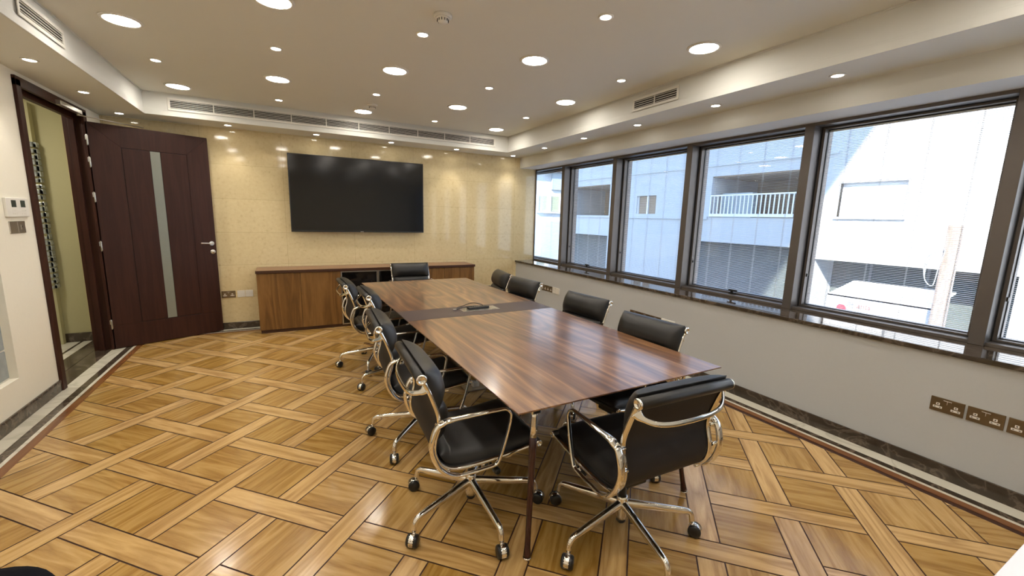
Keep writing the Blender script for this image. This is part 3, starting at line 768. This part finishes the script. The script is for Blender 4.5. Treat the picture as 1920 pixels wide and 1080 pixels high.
# office chairs --------------------------------------------------------------------
prof = crom([(0, -0.303, 0.836), (0, -0.279, 0.79), (0, -0.255, 0.728), (0, -0.232, 0.655), (0, -0.233, 0.605), (0, -0.248, 0.552), (0, -0.250, 0.500), (0, -0.232, 0.452),
    (0, -0.192, 0.417), (0, -0.135, 0.404), (0, -0.04, 0.406), (0, 0.08, 0.416), (0, 0.18, 0.430), (0, 0.249, 0.440)], 4)
def prof_frame(P, i):
    t = P[min(i+1, len(P)-1)] - P[max(i-1, 0)]; t.normalize()
    return t, Vector((0, -t.z, t.y)) if False else Vector((1, 0, 0)).cross(t)*-1
def surf_pad(P, hwid, T, back=0.004, nv=14, lift=0.0):
    """rounded leather cushion lying on the inner side of polyline P"""
    bm = BM(); m = len(P); top = []; bot = []
    L = [0.0]
    for i in range(1, m): L.append(L[-1] + (P[i]-P[i-1]).length)
    tot = L[-1]
    def rnd(e, r):   # quarter-round falloff near an edge at distance e
        if e >= r: return 1.0
        q = 1 - max(e, 0)/r; return math.sqrt(max(0.0, 1-q*q))
    for i in range(m):
        t, nn = prof_frame(P, i)
        if nn.dot(Vector((0, 0.6, 0.6))) < 0: nn = -nn
        es = min(L[i], tot-L[i]); a = rnd(es, T*1.05)
        rt, rb = [], []
        for j in range(nv+1):
            v = -math.cos(PI*j/nv); x = v*hwid; b_ = rnd(hwid-abs(x), T*1.1)
            h = T*a*b_*(0.92+0.08*math.cos(v*PI/2))
            rt.append(bm.verts.new(P[i] + Vector((x, 0, 0)) + nn*(lift + h + back*0.3))); rb.append(bm.verts.new(P[i] + Vector((x, 0, 0)) + nn*(lift-0.001)))
        top.append(rt); bot.append(rb)
    for i in range(m-1):
        for j in range(nv):
            f = bm.faces.new((top[i][j], top[i][j+1], top[i+1][j+1], top[i+1][j])); f.smooth = True
            f = bm.faces.new((bot[i][j], bot[i+1][j], bot[i+1][j+1], bot[i][j+1])); f.smooth = True
    for i in range(m-1):
        bm.faces.new((top[i][0], top[i+1][0], bot[i+1][0], bot[i][0])); bm.faces.new((top[i][nv], bot[i][nv], bot[i+1][nv], top[i+1][nv]))
    for j in range(nv):
        bm.faces.new((top[0][j], bot[0][j], bot[0][j+1], top[0][j+1])); bm.faces.new((top[-1][j], top[-1][j+1], bot[-1][j+1], bot[-1][j]))
    return bm
def resample(P, s0, s1, n):
    L = [0.0]
    for i in range(1, len(P)): L.append(L[-1] + (P[i]-P[i-1]).length)
    out = []
    for k in range(n+1):
        s = s0 + (s1-s0)*k/n
        if s <= 0: out.append(P[0] + (P[0]-P[1]).normalized()*(-s)); continue
        if s >= L[-1]: out.append(P[-1] + (P[-1]-P[-2]).normalized()*(s-L[-1])); continue
        for i in range(1, len(P)):
            if L[i] >= s:
                f = (s-L[i-1])/(L[i]-L[i-1]); out.append(P[i-1]*(1-f) + P[i]*f); break
    return out
PL = sum((prof[i]-prof[i-1]).length for i in range(1, len(prof)))
def make_chair(base_ang):
    t_ = thing('office_chair', '', 'chair', group='black leather office chairs around the conference table')
    ax, aw = 0.243, 0.222
    # side ribs
    for s in (-1, 1):
        bm = BM(); sweep(bm, [p + Vector((s*(ax-0.004), 0, 0)) for p in resample(prof, 0.012, PL-0.008, 60)], 0.012, 0.0085, side=(1, 0, 0), n=10, p=3.5)
        obj('side_rib', bm, M_chrome, t_)
    # sling between the ribs
    inner = []
    for i in range(len(prof)):
        tt, nn = prof_frame(prof, i)
        if nn.dot(Vector((0, 0.6, 0.6))) < 0: nn = -nn
        inner.append(prof[i] + nn*0.004)
    bm = BM(); sweep(bm, inner, ax-0.017, 0.004, side=(1, 0, 0), n=12, p=8); obj('sling', bm, M_sling, t_)
    inn = [p for p in inner]
    upath = [Vector((0, -0.300, 0.868))] + inn[1:]
    up_line = crom([(0, -0.290, 0.866), (0, -0.279, 0.82), (0, -0.262, 0.765), (0, -0.247, 0.722), (0, -0.235, 0.688)], 6)
    obj('upper_back_cushion', surf_pad(up_line, aw+0.022, 0.078), M_leather, t_)
    lo_line = resample(inn, 0.152, 0.322, 16)
    obj('lower_back_cushion', surf_pad(lo_line, aw+0.004, 0.056), M_leather, t_)
    se_line = crom([(0, -0.222, 0.470), (0, -0.195, 0.432), (0, -0.15, 0.416), (0, -0.08, 0.412), (0, 0.02, 0.417), (0, 0.12, 0.427), (0, 0.20, 0.438), (0, 0.262, 0.446)], 5)
    obj('seat_cushion', surf_pad(se_line, aw, 0.054), M_leather, t_)
    # leather wrapped rolls with metal end caps
    for nm, (yy, zz, rr_) in (('top_roll', (-0.304, 0.834, 0.0228)), ('front_roll', (0.249, 0.440, 0.017))):
        bm = BM(); sweep(bm, [(-ax-0.002, yy, zz), (-0.1, yy, zz), (0.1, yy, zz), (ax+0.002, yy, zz)], rr_, rr_, side=(0, 1, 0), n=20); ro = obj(nm, bm, M_leather, t_)
        for s in (-1, 1):
            bm = BM(); lathe(bm, (s*(ax+0.001), yy, zz), [(rr_*0.98, 0), (rr_*0.98, 0.007), (rr_*0.80, 0.010), (rr_*0.62, 0.010), (rr_*0.58, 0.007), (0.0001, 0.007)], 20, (s, 0, 0)); obj('end_cap', bm, M_chrome, ro)
    # curved back stretcher
    bm = BM()
    pts = crom([(-ax+0.004, -0.286, 0.792), (-ax+0.022, -0.302, 0.772), (-0.17, -0.330, 0.753), (-0.08, -0.343, 0.744), (0.08, -0.343, 0.744), (0.17, -0.330, 0.753), (ax-0.022, -0.302, 0.772), (ax-0.004, -0.286, 0.792)], 5)
    n_ = len(pts); ws = [0.011 + 0.014*max(0, 1-min(i, n_-1-i)/6) for i in range(n_)]
    sweep(bm, pts, ws, 0.0052, side=(0, 0.25, 1), n=10, p=3)
    obj('back_stretcher', bm, M_chrome, t_)
    # lower stretcher and seat mechanism
    bm = BM()
    for yy in (-0.11, 0.10):
        zz = 0.394 if yy < 0 else 0.404
        sweep(bm, crom([(-ax+0.006, yy, zz), (-0.16, yy*0.9, zz-0.012), (-0.05, yy*0.45, 0.352), (0.05, yy*0.45, 0.352), (0.16, yy*0.9, zz-0.012), (ax-0.006, yy, zz)], 5), 0.013, 0.007, side=(0, 1, 0), n=10, p=3)
    obj('seat_stretcher', bm, M_chrome, t_)
    bm = BM(); box(bm, -0.06, 0.06, -0.09, 0.10, 0.300, 0.345); obj('tilt_mechanism', bm, M_black, t_, 0.012, segs=3)
    bm = BM(); sweep(bm, [(0.06, 0.04, 0.325), (0.19, 0.05, 0.325)], 0.005, 0.005, n=8); lathe(bm, (0.185, 0.05, 0.325), [(0.010, 0), (0.016, 0.008), (0.016, 0.035), (0.010, 0.042)], 14, (1, 0.08, 0)); obj('height_lever', bm, M_black, t_)
    # arm loops
    for s in (-1, 1):
        lp = crom([(-0.226, 0.643), (-0.20, 0.652), (-0.118, 0.656), (0.02, 0.659), (0.062, 0.656), (0.084, 0.634), (0.084, 0.60), (0.062, 0.506), (0.036, 0.425), (0.018, 0.402), (-0.02, 0.396), (-0.09, 0.391), (-0.156, 0.391), (-0.205, 0.412), (-0.243, 0.452), (-0.266, 0.504), (-0.272, 0.552), (-0.261, 0.601), (-0.247, 0.630)] and
            [(0, a, b_) for a, b_ in ((-0.226, 0.643), (-0.20, 0.652), (-0.118, 0.656), (0.02, 0.659), (0.062, 0.656), (0.084, 0.634), (0.084, 0.60), (0.062, 0.506), (0.036, 0.425), (0.018, 0.402), (-0.02, 0.396), (-0.09, 0.391), (-0.156, 0.391), (-0.205, 0.412), (-0.243, 0.452), (-0.266, 0.504), (-0.272, 0.552), (-0.261, 0.601), (-0.247, 0.630))], 4, True)
        m_ = len(lp); ru = []; rv = []
        for p in lp:
            topw = max(0.0, 1-abs(p.z-0.655)/0.02) * max(0.0, min(1, (0.06-p.y)/0.15))
            rearw = max(0.0, min(1, (-0.16-p.y)/0.06))
            ru.append(0.0095 + 0.006*topw + 0.006*rearw); rv.append(0.0062 + 0.0035*rearw)
        bm = BM(); sweep(bm, [p + Vector((s*0.274, 0, 0)) for p in lp], ru, rv, side=(1, 0, 0), n=10, p=3, closed=True)
        ar = obj('armrest', bm, M_chrome, t_)
        for (yy, zz) in ((-0.240, 0.625), (-0.262, 0.545), (-0.19, 0.402)):
            bm = BM(); sweep(bm, [(s*0.236, yy, zz), (s*0.272, yy-0.002, zz)], 0.008, 0.008, n=10); obj('arm_lug', bm, M_chrome, ar)
    # column
    bm = BM(); lathe(bm, (0, 0, 0), [(0.018, 0.180), (0.018, 0.31)], 20); obj('gas_column', bm, M_black, t_)
    bm = BM(); lathe(bm, (0, 0, 0), [(0.0255, 0.085), (0.027, 0.10), (0.027, 0.19), (0.024, 0.20), (0.019, 0.202)], 24); 
    for k in range(5):
        a = base_ang + k*2*PI/5; u = Vector((math.cos(a), math.sin(a), 0)); z_ = Vector((0, 0, 1))
        pts = crom([u*0.015+z_*0.158, u*0.08+z_*0.152, u*0.20+z_*0.138, u*0.295+z_*0.127, u*0.325+z_*0.120, u*0.338+z_*0.102, u*0.343+z_*0.070], 4)
        n_ = len(pts); rr1 = [0.0175 - 0.0055*min(1, i/(n_*0.7)) for i in range(n_)]; rr2 = [0.023 - 0.011*min(1, i/(n_*0.7)) for i in range(n_)]
        sweep(bm, pts, rr1, rr2, side=u.cross(z_), n=12, p=2.6)
    ba = obj('star_base', bm, M_chrome, t_)
    bm = BM(); lathe(bm, (0, 0, 0), [(0.017, 0.062), (0.022, 0.068), (0.022, 0.086)], 20); obj('column_end', bm, M_black, ba)
    rr0 = random.Random(int(base_ang*1000))
    for k in range(5):
        a = base_ang + k*2*PI/5; c = Vector((math.cos(a), math.sin(a), 0))*0.343; sw = a + (rr0.random()-0.5)*2.2
        f = Vector((math.cos(sw), math.sin(sw), 0)); s_ = Vector((-f.y, f.x, 0)); wc = c + f*0.016 + Vector((0, 0, 0.0302))
        bm = BM()
        sweep(bm, [c + Vector((0, 0, 0.078)), c + Vector((0, 0, 0.045))], 0.008, 0.008, side=(1, 0, 0), n=10)
        rings = []
        for j in range(7):      # rounded hood over the wheels
            w = -0.024 + 0.048*j/6; ro_ = 0.0315*math.sqrt(max(0.05, 1-(w/0.029)**2*0.55)); rg = []
            for q in range(11):
                an = -0.35 + (PI+0.7)*q/10; rg.append(bm.verts.new(wc + s_*w + f*(math.cos(an)*ro_) + Vector((0, 0, math.sin(an)*ro_))))
            rings.append(rg)
        for j in range(6):
            for q in range(10):
                fc = bm.faces.new((rings[j][q], rings[j][q+1], rings[j+1][q+1], rings[j+1][q])); fc.smooth = True
        cs = obj('caster', bm, M_chrome, t_)
        bm = BM()
        for sg in (-1, 1): lathe(bm, wc + s_*(sg*0.006), [(0.019, 0), (0.0292, 0.001), (0.0300, 0.004), (0.0300, 0.014), (0.025, 0.0195), (0.008, 0.021), (0.0001, 0.021)], 20, s_*sg)
        obj('wheel', bm, M_black, cs)
    return t_
ch0 = make_chair(0.0)
index_children()
chairs = [
 ((0.764, 1.814), -1.623, 127, 'black office chair at the near left corner of the table, chrome arm in full view'),
 ((0.753, 2.640), -1.632, 152, 'black office chair on the door side of the table, second from the viewer'),
 ((0.845, 3.642), -1.562, 186, 'black office chair on the door side of the table, third from the viewer'),
 ((0.741, 4.232), -1.553, 174, 'black office chair on the door side of the table, farthest from the viewer'),
 ((1.804, 1.913), 1.649, 56, 'black office chair on the window side of the table, nearest to the viewer'),
 ((1.92, 2.735), 1.665, 40, 'black office chair on the window side of the table, second from the viewer'),
 ((1.89, 3.735), 1.665, 54, 'black office chair on the window side of the table, third from the viewer'),
 ((1.945, 4.42), 1.40, 80, 'black office chair on the window side, farthest from the viewer and slightly turned'),
 ((1.42, 5.24), PI, 50, 'black office chair at the far head of the table, in front of the sideboard'),
 ((1.345, 1.338), -0.026, 116, 'black office chair at the near end of the table, seen from behind'),
]
for k, (c, th, ba, lab) in enumerate(chairs):
    # the base swivels freely under the seat
    if k == 0: o = ch0; o.location = (c[0], c[1], 0); o.rotation_euler = (0, 0, th); o['label'] = lab; cc = CH[ch0.name]
    else: o = dup(ch0, (c[0], c[1], 0), th, lab); cc = [q for q in bpy.data.objects if q.parent == o]
    turn = math.radians(ba) - th
    for q in cc:
        if q.name.split('.')[0] in ('star_base', 'caster'): q.rotation_euler = (0, 0, turn)

# wall sockets and controls ------------------------------------------------------------
def sockets(label, loc, rz, layout, cat='wall socket'):
    """layout: list of (kind, x0, width); local plane x-z facing -y"""
    t_ = thing('wall_socket', label, cat, loc, rz)
    for kind, x, w in layout:
        mat = {'b': M_socket, 'w': M_white, 's': M_steel}[kind[0]]
        bm = BM(); box(bm, x+0.0015, x+w-0.0015, -0.007, 0, -0.043, 0.043); p = obj('face_plate', bm, mat, t_, 0.0015)
        ins = M_white if kind[0] == 'b' else mat
        def pc(nm, m_, *d): bm = BM(); box(bm, *d); obj(nm, bm, m_, p)
        if kind[1:] == 'tw':
            for cx in (x+w*0.24, x+w*0.76):
                pc('pin_guard', ins, cx-0.020, cx+0.020, -0.0085, -0.007, -0.022, -0.010); pc('pin_guard', ins, cx-0.008, cx+0.008, -0.0085, -0.007, -0.004, 0.010)
                for d in ((cx-0.015, cx-0.008, -0.0088, -0.0085, -0.018, -0.014), (cx+0.008, cx+0.015, -0.0088, -0.0085, -0.018, -0.014), (cx-0.003, cx+0.003, -0.0088, -0.0085, 0.0, 0.006)): pc('pin_hole', M_dark, *d)
            for sx in (-1, 1): pc('switch_rocker', mat, x+w*0.5+min(0, sx*0.017)+0.001, x+w*0.5+max(0, sx*0.017)-0.001, -0.010, -0.007, 0.010, 0.030)
            pc('switch_gap', ins, x+w*0.5-0.001, x+w*0.5+0.001, -0.0085, -0.007, 0.010, 0.030); pc('switch_line', ins, x+w*0.5-0.018, x+w*0.5+0.018, -0.0085, -0.007, 0.030, 0.032)
        elif kind[1:] == 'sw':
            pc('switch_rocker', mat, x+w*0.5-0.012, x+w*0.5+0.012, -0.010, -0.007, -0.016, 0.016); pc('key_slot', M_dark, x+w*0.5-0.003, x+w*0.5+0.003, -0.0103, -0.010, -0.002, 0.008)
        else:
            for a in (x+0.012, x+w-0.016): pc('screw', M_steel, a, a+0.004, -0.0075, -0.007, -0.002, 0.002)
    return t_
RW = XR + 0.012
sockets('three bronze double sockets side by side on the grey wall at the right edge', (RW, 0.925, 0.446), -PI/2, [('btw', 0, 0.150), ('btw', 0.158, 0.150), ('btw', 0.316, 0.150)])
sockets('bronze socket strip with a white plate on the grey wall behind the nearest window-side chair', (RW, 3.50, 0.45), -PI/2, [('btw', 0, 0.150), ('btw', 0.152, 0.150), ('btw', 0.304, 0.150), ('wbl', 0.457, 0.088), ('wbl', 0.546, 0.088)])
sockets('bronze double sockets with one white plate on the grey wall near the tiled corner', (RW, 5.41, 0.458), -PI/2, [('btw', 0, 0.150), ('btw', 0.152, 0.150), ('wsw', 0.305, 0.088), ('wbl', 0.394, 0.088)])
sockets('bronze double socket with two white plates on the tiled wall beside the open door', (-0.760, YB, 0.448), 0, [('btw', 0, 0.150), ('wbl', 0.166, 0.086), ('wbl', 0.253, 0.086)])
sockets('white socket plate on the tiled wall just right of the sideboard', (2.56, YB, 0.60), 0, [('wbl', 0, 0.086)])
sockets('pair of steel data outlets under the thermostat panel on the cream wall', (XL, 4.238, 1.331), PI/2, [('sbl', 0, 0.10), ('ssw', 0.101, 0.10)], 'data outlet')
th_ = thing('thermostat', 'white double thermostat panel with two small dark displays on the cream wall', 'thermostat', (XL, 4.212, 1.470), PI/2)
bm = BM(); box(bm, 0, 0.285, -0.018, 0, -0.066, 0.066); obj('housing', bm, M_white, th_, 0.004)
for x in (0.060, 0.178):
    bm = BM(); box(bm, x, x+0.060, -0.0188, -0.018, 0.002, 0.050); obj('display', bm, M_lcd, th_)
    bm = BM()
    for q in (0.004, 0.027, 0.050): box(bm, x+q, x+q+0.010, -0.0192, -0.018, -0.022, -0.016); box(bm, x+q, x+q+0.010, -0.0192, -0.018, -0.047, -0.041)
    obj('button', bm, M_grille, th_)

# floor box with cables under the table
fb = thing('floor_box', 'open grey floor socket box under the table with plugs', 'floor box', (1.40, 3.26, 0.001))
bm = BM(); box(bm, -0.11, 0.11, -0.09, 0.09, 0, 0.012); obj('box_frame', bm, M_steel, fb, 0.003)
bm = BM(); box(bm, -0.03, 0.03, -0.04, 0.02, 0.012, 0.055); obj('plug', bm, M_white, fb, 0.006)
bm = BM(); sweep(bm, crom([(0, -0.01, 0.05), (0.02, 0.03, 0.09), (0.10, 0.08, 0.05), (0.16, 0.06, 0.2), (0.14, 0.0, 0.45), (0.05, -0.1, 0.665)], 8), 0.004, 0.004, n=8); obj('cord', bm, M_black, fb)

# things cut by the frame edge
wd = thing('side_desk', 'pale white table whose corner shows at the bottom right', 'table', (2.05, -0.45, 0))
bm = BM(); box(bm, -0.72, 1.15, -0.55, 0.657, 0.715, 0.74); obj('desk_top', bm, M_desk, wd, 0.003)
for sx, sy in ((-0.64, -0.48), (1.05, -0.48), (-0.64, 0.55), (1.05, 0.55)):
    bm = BM(); box(bm, sx-0.02, sx+0.02, sy-0.02, sy+0.02, 0, 0.715); obj('leg', bm, M_steel, wd, 0.002)
bc = thing('stool', 'black padded stool whose rounded top shows at the bottom left', 'stool', (-0.650, 1.118, 0), 0.3)
bm = BM(); rs = []
lathe(bm, (0, 0, 0.60), [(0.0001, 0), (0.15, 0.0), (0.175, 0.015), (0.18, 0.04), (0.17, 0.065), (0.14, 0.078), (0.0001, 0.082)], 40); obj('stool_seat', bm, M_blackfab, bc)
bm = BM(); lathe(bm, (0, 0, 0), [(0.02, 0.03), (0.02, 0.60)], 16); obj('stool_post', bm, M_chrome, bc)
bm = BM(); lathe(bm, (0, 0, 0), [(0.19, 0.0), (0.19, 0.008), (0.05, 0.025), (0.021, 0.035)], 32); obj('stool_base', bm, M_chrome, bc)

# street outside ---------------------------------------------------------------------------
FX = 11.0
bd = thing('facing_building', 'pale rendered building across the street with a recessed balcony and a small window', 'building', (FX, 8, -4))
def fp(name, dims, mat, par=None):
    bm = BM()
    for dm in (dims if isinstance(dims[0], (tuple, list)) else [dims]):
        box(bm, dm[0]-FX, dm[1]-FX, dm[2]-8, dm[3]-8, dm[4]+4, dm[5]+4)
    return obj(name, bm, mat, par or bd)
D_ = FX+3
wall_d = [(FX, D_, -6, 3.90, 0.72, 4.75), (FX, D_, 3.90, 5.07, 0.72, 1.70), (FX, D_, 3.90, 5.07, 2.46, 4.75), (FX, D_, 5.07, 5.95, 0.72, 4.75),
  (FX, D_, 5.95, 8.36, 2.82, 4.75), (FX, D_, 5.95, 8.36, 0.95, 1.66), (FX+2.2, D_, 5.95, 8.36, 1.66, 2.82),
  (FX, D_, 8.36, 10.44, 0.95, 4.75), (FX, D_, 10.44, 11.33, 2.36, 4.75), (FX, D_, 10.44, 11.33, -1.2, 1.75), (FX, D_, 11.33, 12.78, -1.2, 4.75), (FX, D_, 9.2, 10.44, -1.2, 0.95),
  (FX, D_, 12.78, 15.7, 2.86, 4.75), (FX, D_, 12.78, 15.7, 0.90, 1.66), (FX+2.2, D_, 12.78, 15.7, 1.66, 2.86), (FX, D_, 15.6, 15.7, 1.66, 2.86),
  (FX+1.2, D_, -6, 9.2, -4, 0.72), (FX+1.2, D_, 5.95, 9.2, 0.7, 0.95), (FX+1.2, D_, 12.78, 15.7, -4, 0.9), (FX, D_, -6, 2.2, -4, 0.72), (FX, FX+1.2, 5.4, 5.9, -4, 0.72), (FX, FX+1.2, 9.2, 12.78, -4, -1.2)]
fp('facade', wall_d, M_conc)
fp('balcony_ceiling', [(FX+0.05, FX+2.2, 5.95, 8.36, 2.79, 2.83), (FX+0.05, FX+2.2, 12.78, 15.7, 2.83, 2.87), (FX+2.17, FX+2.2, 5.95, 8.36, 1.66, 2.80), (FX+2.17, FX+2.2, 12.78, 15.7, 1.66, 2.84)], M_soff)
fp('shaded_garage_shutter', [(FX+0.9, FX+1.21, 2.2, 5.4, -4, 0.72), (FX+0.3, FX+1.21, 5.9, 9.2, -4, 0.95), (FX+0.3, FX+1.21, 12.78, 15.7, -4, 0.9)], M_garage)  # garage shutters; dark grey stands in for the shade inside the openings
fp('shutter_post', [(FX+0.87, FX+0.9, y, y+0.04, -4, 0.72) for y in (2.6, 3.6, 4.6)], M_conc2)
w1 = fp('facade_window', [(FX+0.10, FX+0.14, 3.90, 5.07, 1.70, 2.46)], M_rail); fp('window_sill', (FX-0.06, FX+0.1, 3.85, 5.12, 1.66, 1.70), M_rail, w1)
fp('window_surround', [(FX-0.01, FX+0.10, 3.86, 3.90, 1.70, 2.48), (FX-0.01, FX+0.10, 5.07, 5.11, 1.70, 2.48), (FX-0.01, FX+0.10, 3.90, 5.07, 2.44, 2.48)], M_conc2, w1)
w2 = fp('facade_window', [(FX+0.10, FX+0.14, 10.44, 11.33, 1.75, 2.36)], M_soff); fp('window_bar', [(FX+0.05, FX+0.10, 10.84, 10.90, 1.75, 2.36), (FX+0.05, FX+0.10, 11.29, 11.33, 1.75, 2.36)], M_rail, w2)
rl = [(FX-0.04, FX, 6.0, 8.34, 2.25, 2.29), (FX-0.04, FX, 6.0, 8.34, 1.68, 1.76)]
y = 6.02
while y < 8.34: rl.append((FX-0.03, FX-0.01, y, y+0.028, 1.74, 2.27)); y += 0.115
fp('balcony_railing', rl, M_rail)
fp('balcony_furniture', [(FX+0.3, FX+0.5, 7.3, 8.2, 1.66, 2.35)], M_bluegrey)
fp('string_course', [(FX-0.05, FX, 8.4, 15.7, 1.60, 1.68), (FX-0.04, FX, 5.2, 15.7, 3.10, 3.16)], M_conc)
fb2 = thing('distant_building', 'bright sunlit white building far down the street', 'building', (15, 22, -4))
def fq(name, dims, mat, par=None):
    bm = BM()
    for dm in (dims if isinstance(dims[0], (tuple, list)) else [dims]): box(bm, dm[0]-15, dm[1]-15, dm[2]-22, dm[3]-22, dm[4]+4, dm[5]+4)
    return obj(name, bm, mat, par or fb2)
fq('facade', (11.0, 24, 22, 27, 1.35, 9), M_conc)
fq('lower_shade_wall', (11.0, 24, 21.9, 27, -4, 1.35), M_bluegrey)  # bluish grey puts the shade low on this building into the colour
for a in (13.42, 14.30): 
    w = fq('window', (a, a+0.62, 21.94, 22, 1.95, 2.85), M_wpane); fq('window_frame', [(a-0.10, a, 21.9, 22, 1.90, 2.92), (a+0.62, a+0.72, 21.9, 22, 1.90, 2.92), (a-0.1, a+0.72, 21.88, 22, 1.84, 1.92)], M_rail, w)
fq('shade_corner_panel', (14.32, 15.6, 21.9, 22, 3.25, 4.2), M_bluegrey)  # added panel, coloured as the blue shade in the upper corner
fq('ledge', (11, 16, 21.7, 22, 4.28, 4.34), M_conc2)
# low grey wall seen at the foot of the second window
# wooden street pole
po = thing('street_pole', 'weathered wooden utility pole in the street', 'pole', (8.6, 2.45, -4))
bm = BM(); sweep(bm, [(0, 0, 0), (0, -0.02, 3.0), (-0.0, -0.03, 5.55)], [0.12, 0.10, 0.085], [0.12, 0.10, 0.085], side=(1, 0, 0), n=16); obj('pole_shaft', bm, M_pole, po)
bm = BM()
for k in range(3): sweep(bm, crom([(-0.09, 0.02, 5.2), (-0.1, 0.16+0.02*k, 5.05), (-0.1, 0.18, 4.75), (-0.09, 0.08, 4.65), (-0.09, 0.05, 4.9)], 6, True), 0.008, 0.008, n=6, closed=True)
obj('wire_coil', bm, M_conc2, po)
# awning sign
sg = thing('shop_awning', 'sunlit white shop awning with a red spot and small lettering, low across the street', 'awning', (9.2, 3.9, -4))
bm = BM(); box(bm, -0.32, -0.30, -1.3, 0.15, 3.55, 4.25)
quadpts = [(-0.32, 4.25), (0.6, 4.45), (0.6, 4.43), (-0.32, 4.23)]
a_ = [bm.verts.new((p[0], -1.3, p[1])) for p in quadpts]; b_ = [bm.verts.new((p[0], 0.15, p[1])) for p in quadpts]
bm.faces.new(a_); bm.faces.new(list(reversed(b_)))
for q in range(4): bm.faces.new((a_[q], b_[q], b_[(q+1) % 4], a_[(q+1) % 4]))
obj('awning_canvas', bm, M_sign, sg)
bm = BM(); lathe(bm, (-0.318, -0.10, 4.02), [(0.075, 0), (0.075, 0.014)], 20, (-1, 0, 0)); obj('red_logo', bm, M_red, sg)
bm = BM(); box(bm, -0.336, -0.319, -0.28, -0.18, 3.94, 4.18); obj('grey_figure', bm, M_conc2, sg)
tc_ = bpy.data.curves.new('awning_lettering', 'FONT'); tc_.body = 'ants'; tc_.size = 0.13; tc_.extrude = 0.004
tmp_ = bpy.data.objects.new('lettering_curve', tc_); C.objects.link(tmp_)
me_ = bpy.data.meshes.new_from_object(tmp_.evaluated_get(bpy.context.evaluated_depsgraph_get())); bpy.data.objects.remove(tmp_)
me_.materials.clear(); me_.materials.append(M_text)
to = bpy.data.objects.new('lettering', me_); C.objects.link(to); to.parent = sg; to.location = (-0.328, -0.33, 4.07); to.rotation_euler = (PI/2, 0, -PI/2)
bm = BM(); box(bm, -0.26, -0.21, -1.25, -1.2, 0, 4.2); box(bm, -0.26, -0.21, 0.05, 0.10, 0, 4.2)
obj('awning_post', bm, M_conc2, sg)
bm = BM(); box(bm, 4.6, 40, -20, 45, -4.2, -4.0); struct('ground', bm, M_asph, 'street level outside')
# added unseen block, shaped to cast the diagonal shade on the facade opposite
bm = BM(); box(bm, -8, 4.0, 1.26, 14, 9.9, 13.5)
struct('shade_block', bm, M_conc, 'added unseen block that shades the facade opposite')
bm = BM(); box(bm, -8, 4.3, -6, 16, -4.2, -0.125); struct('floor_lower', bm, M_conc2, 'storey below this room')
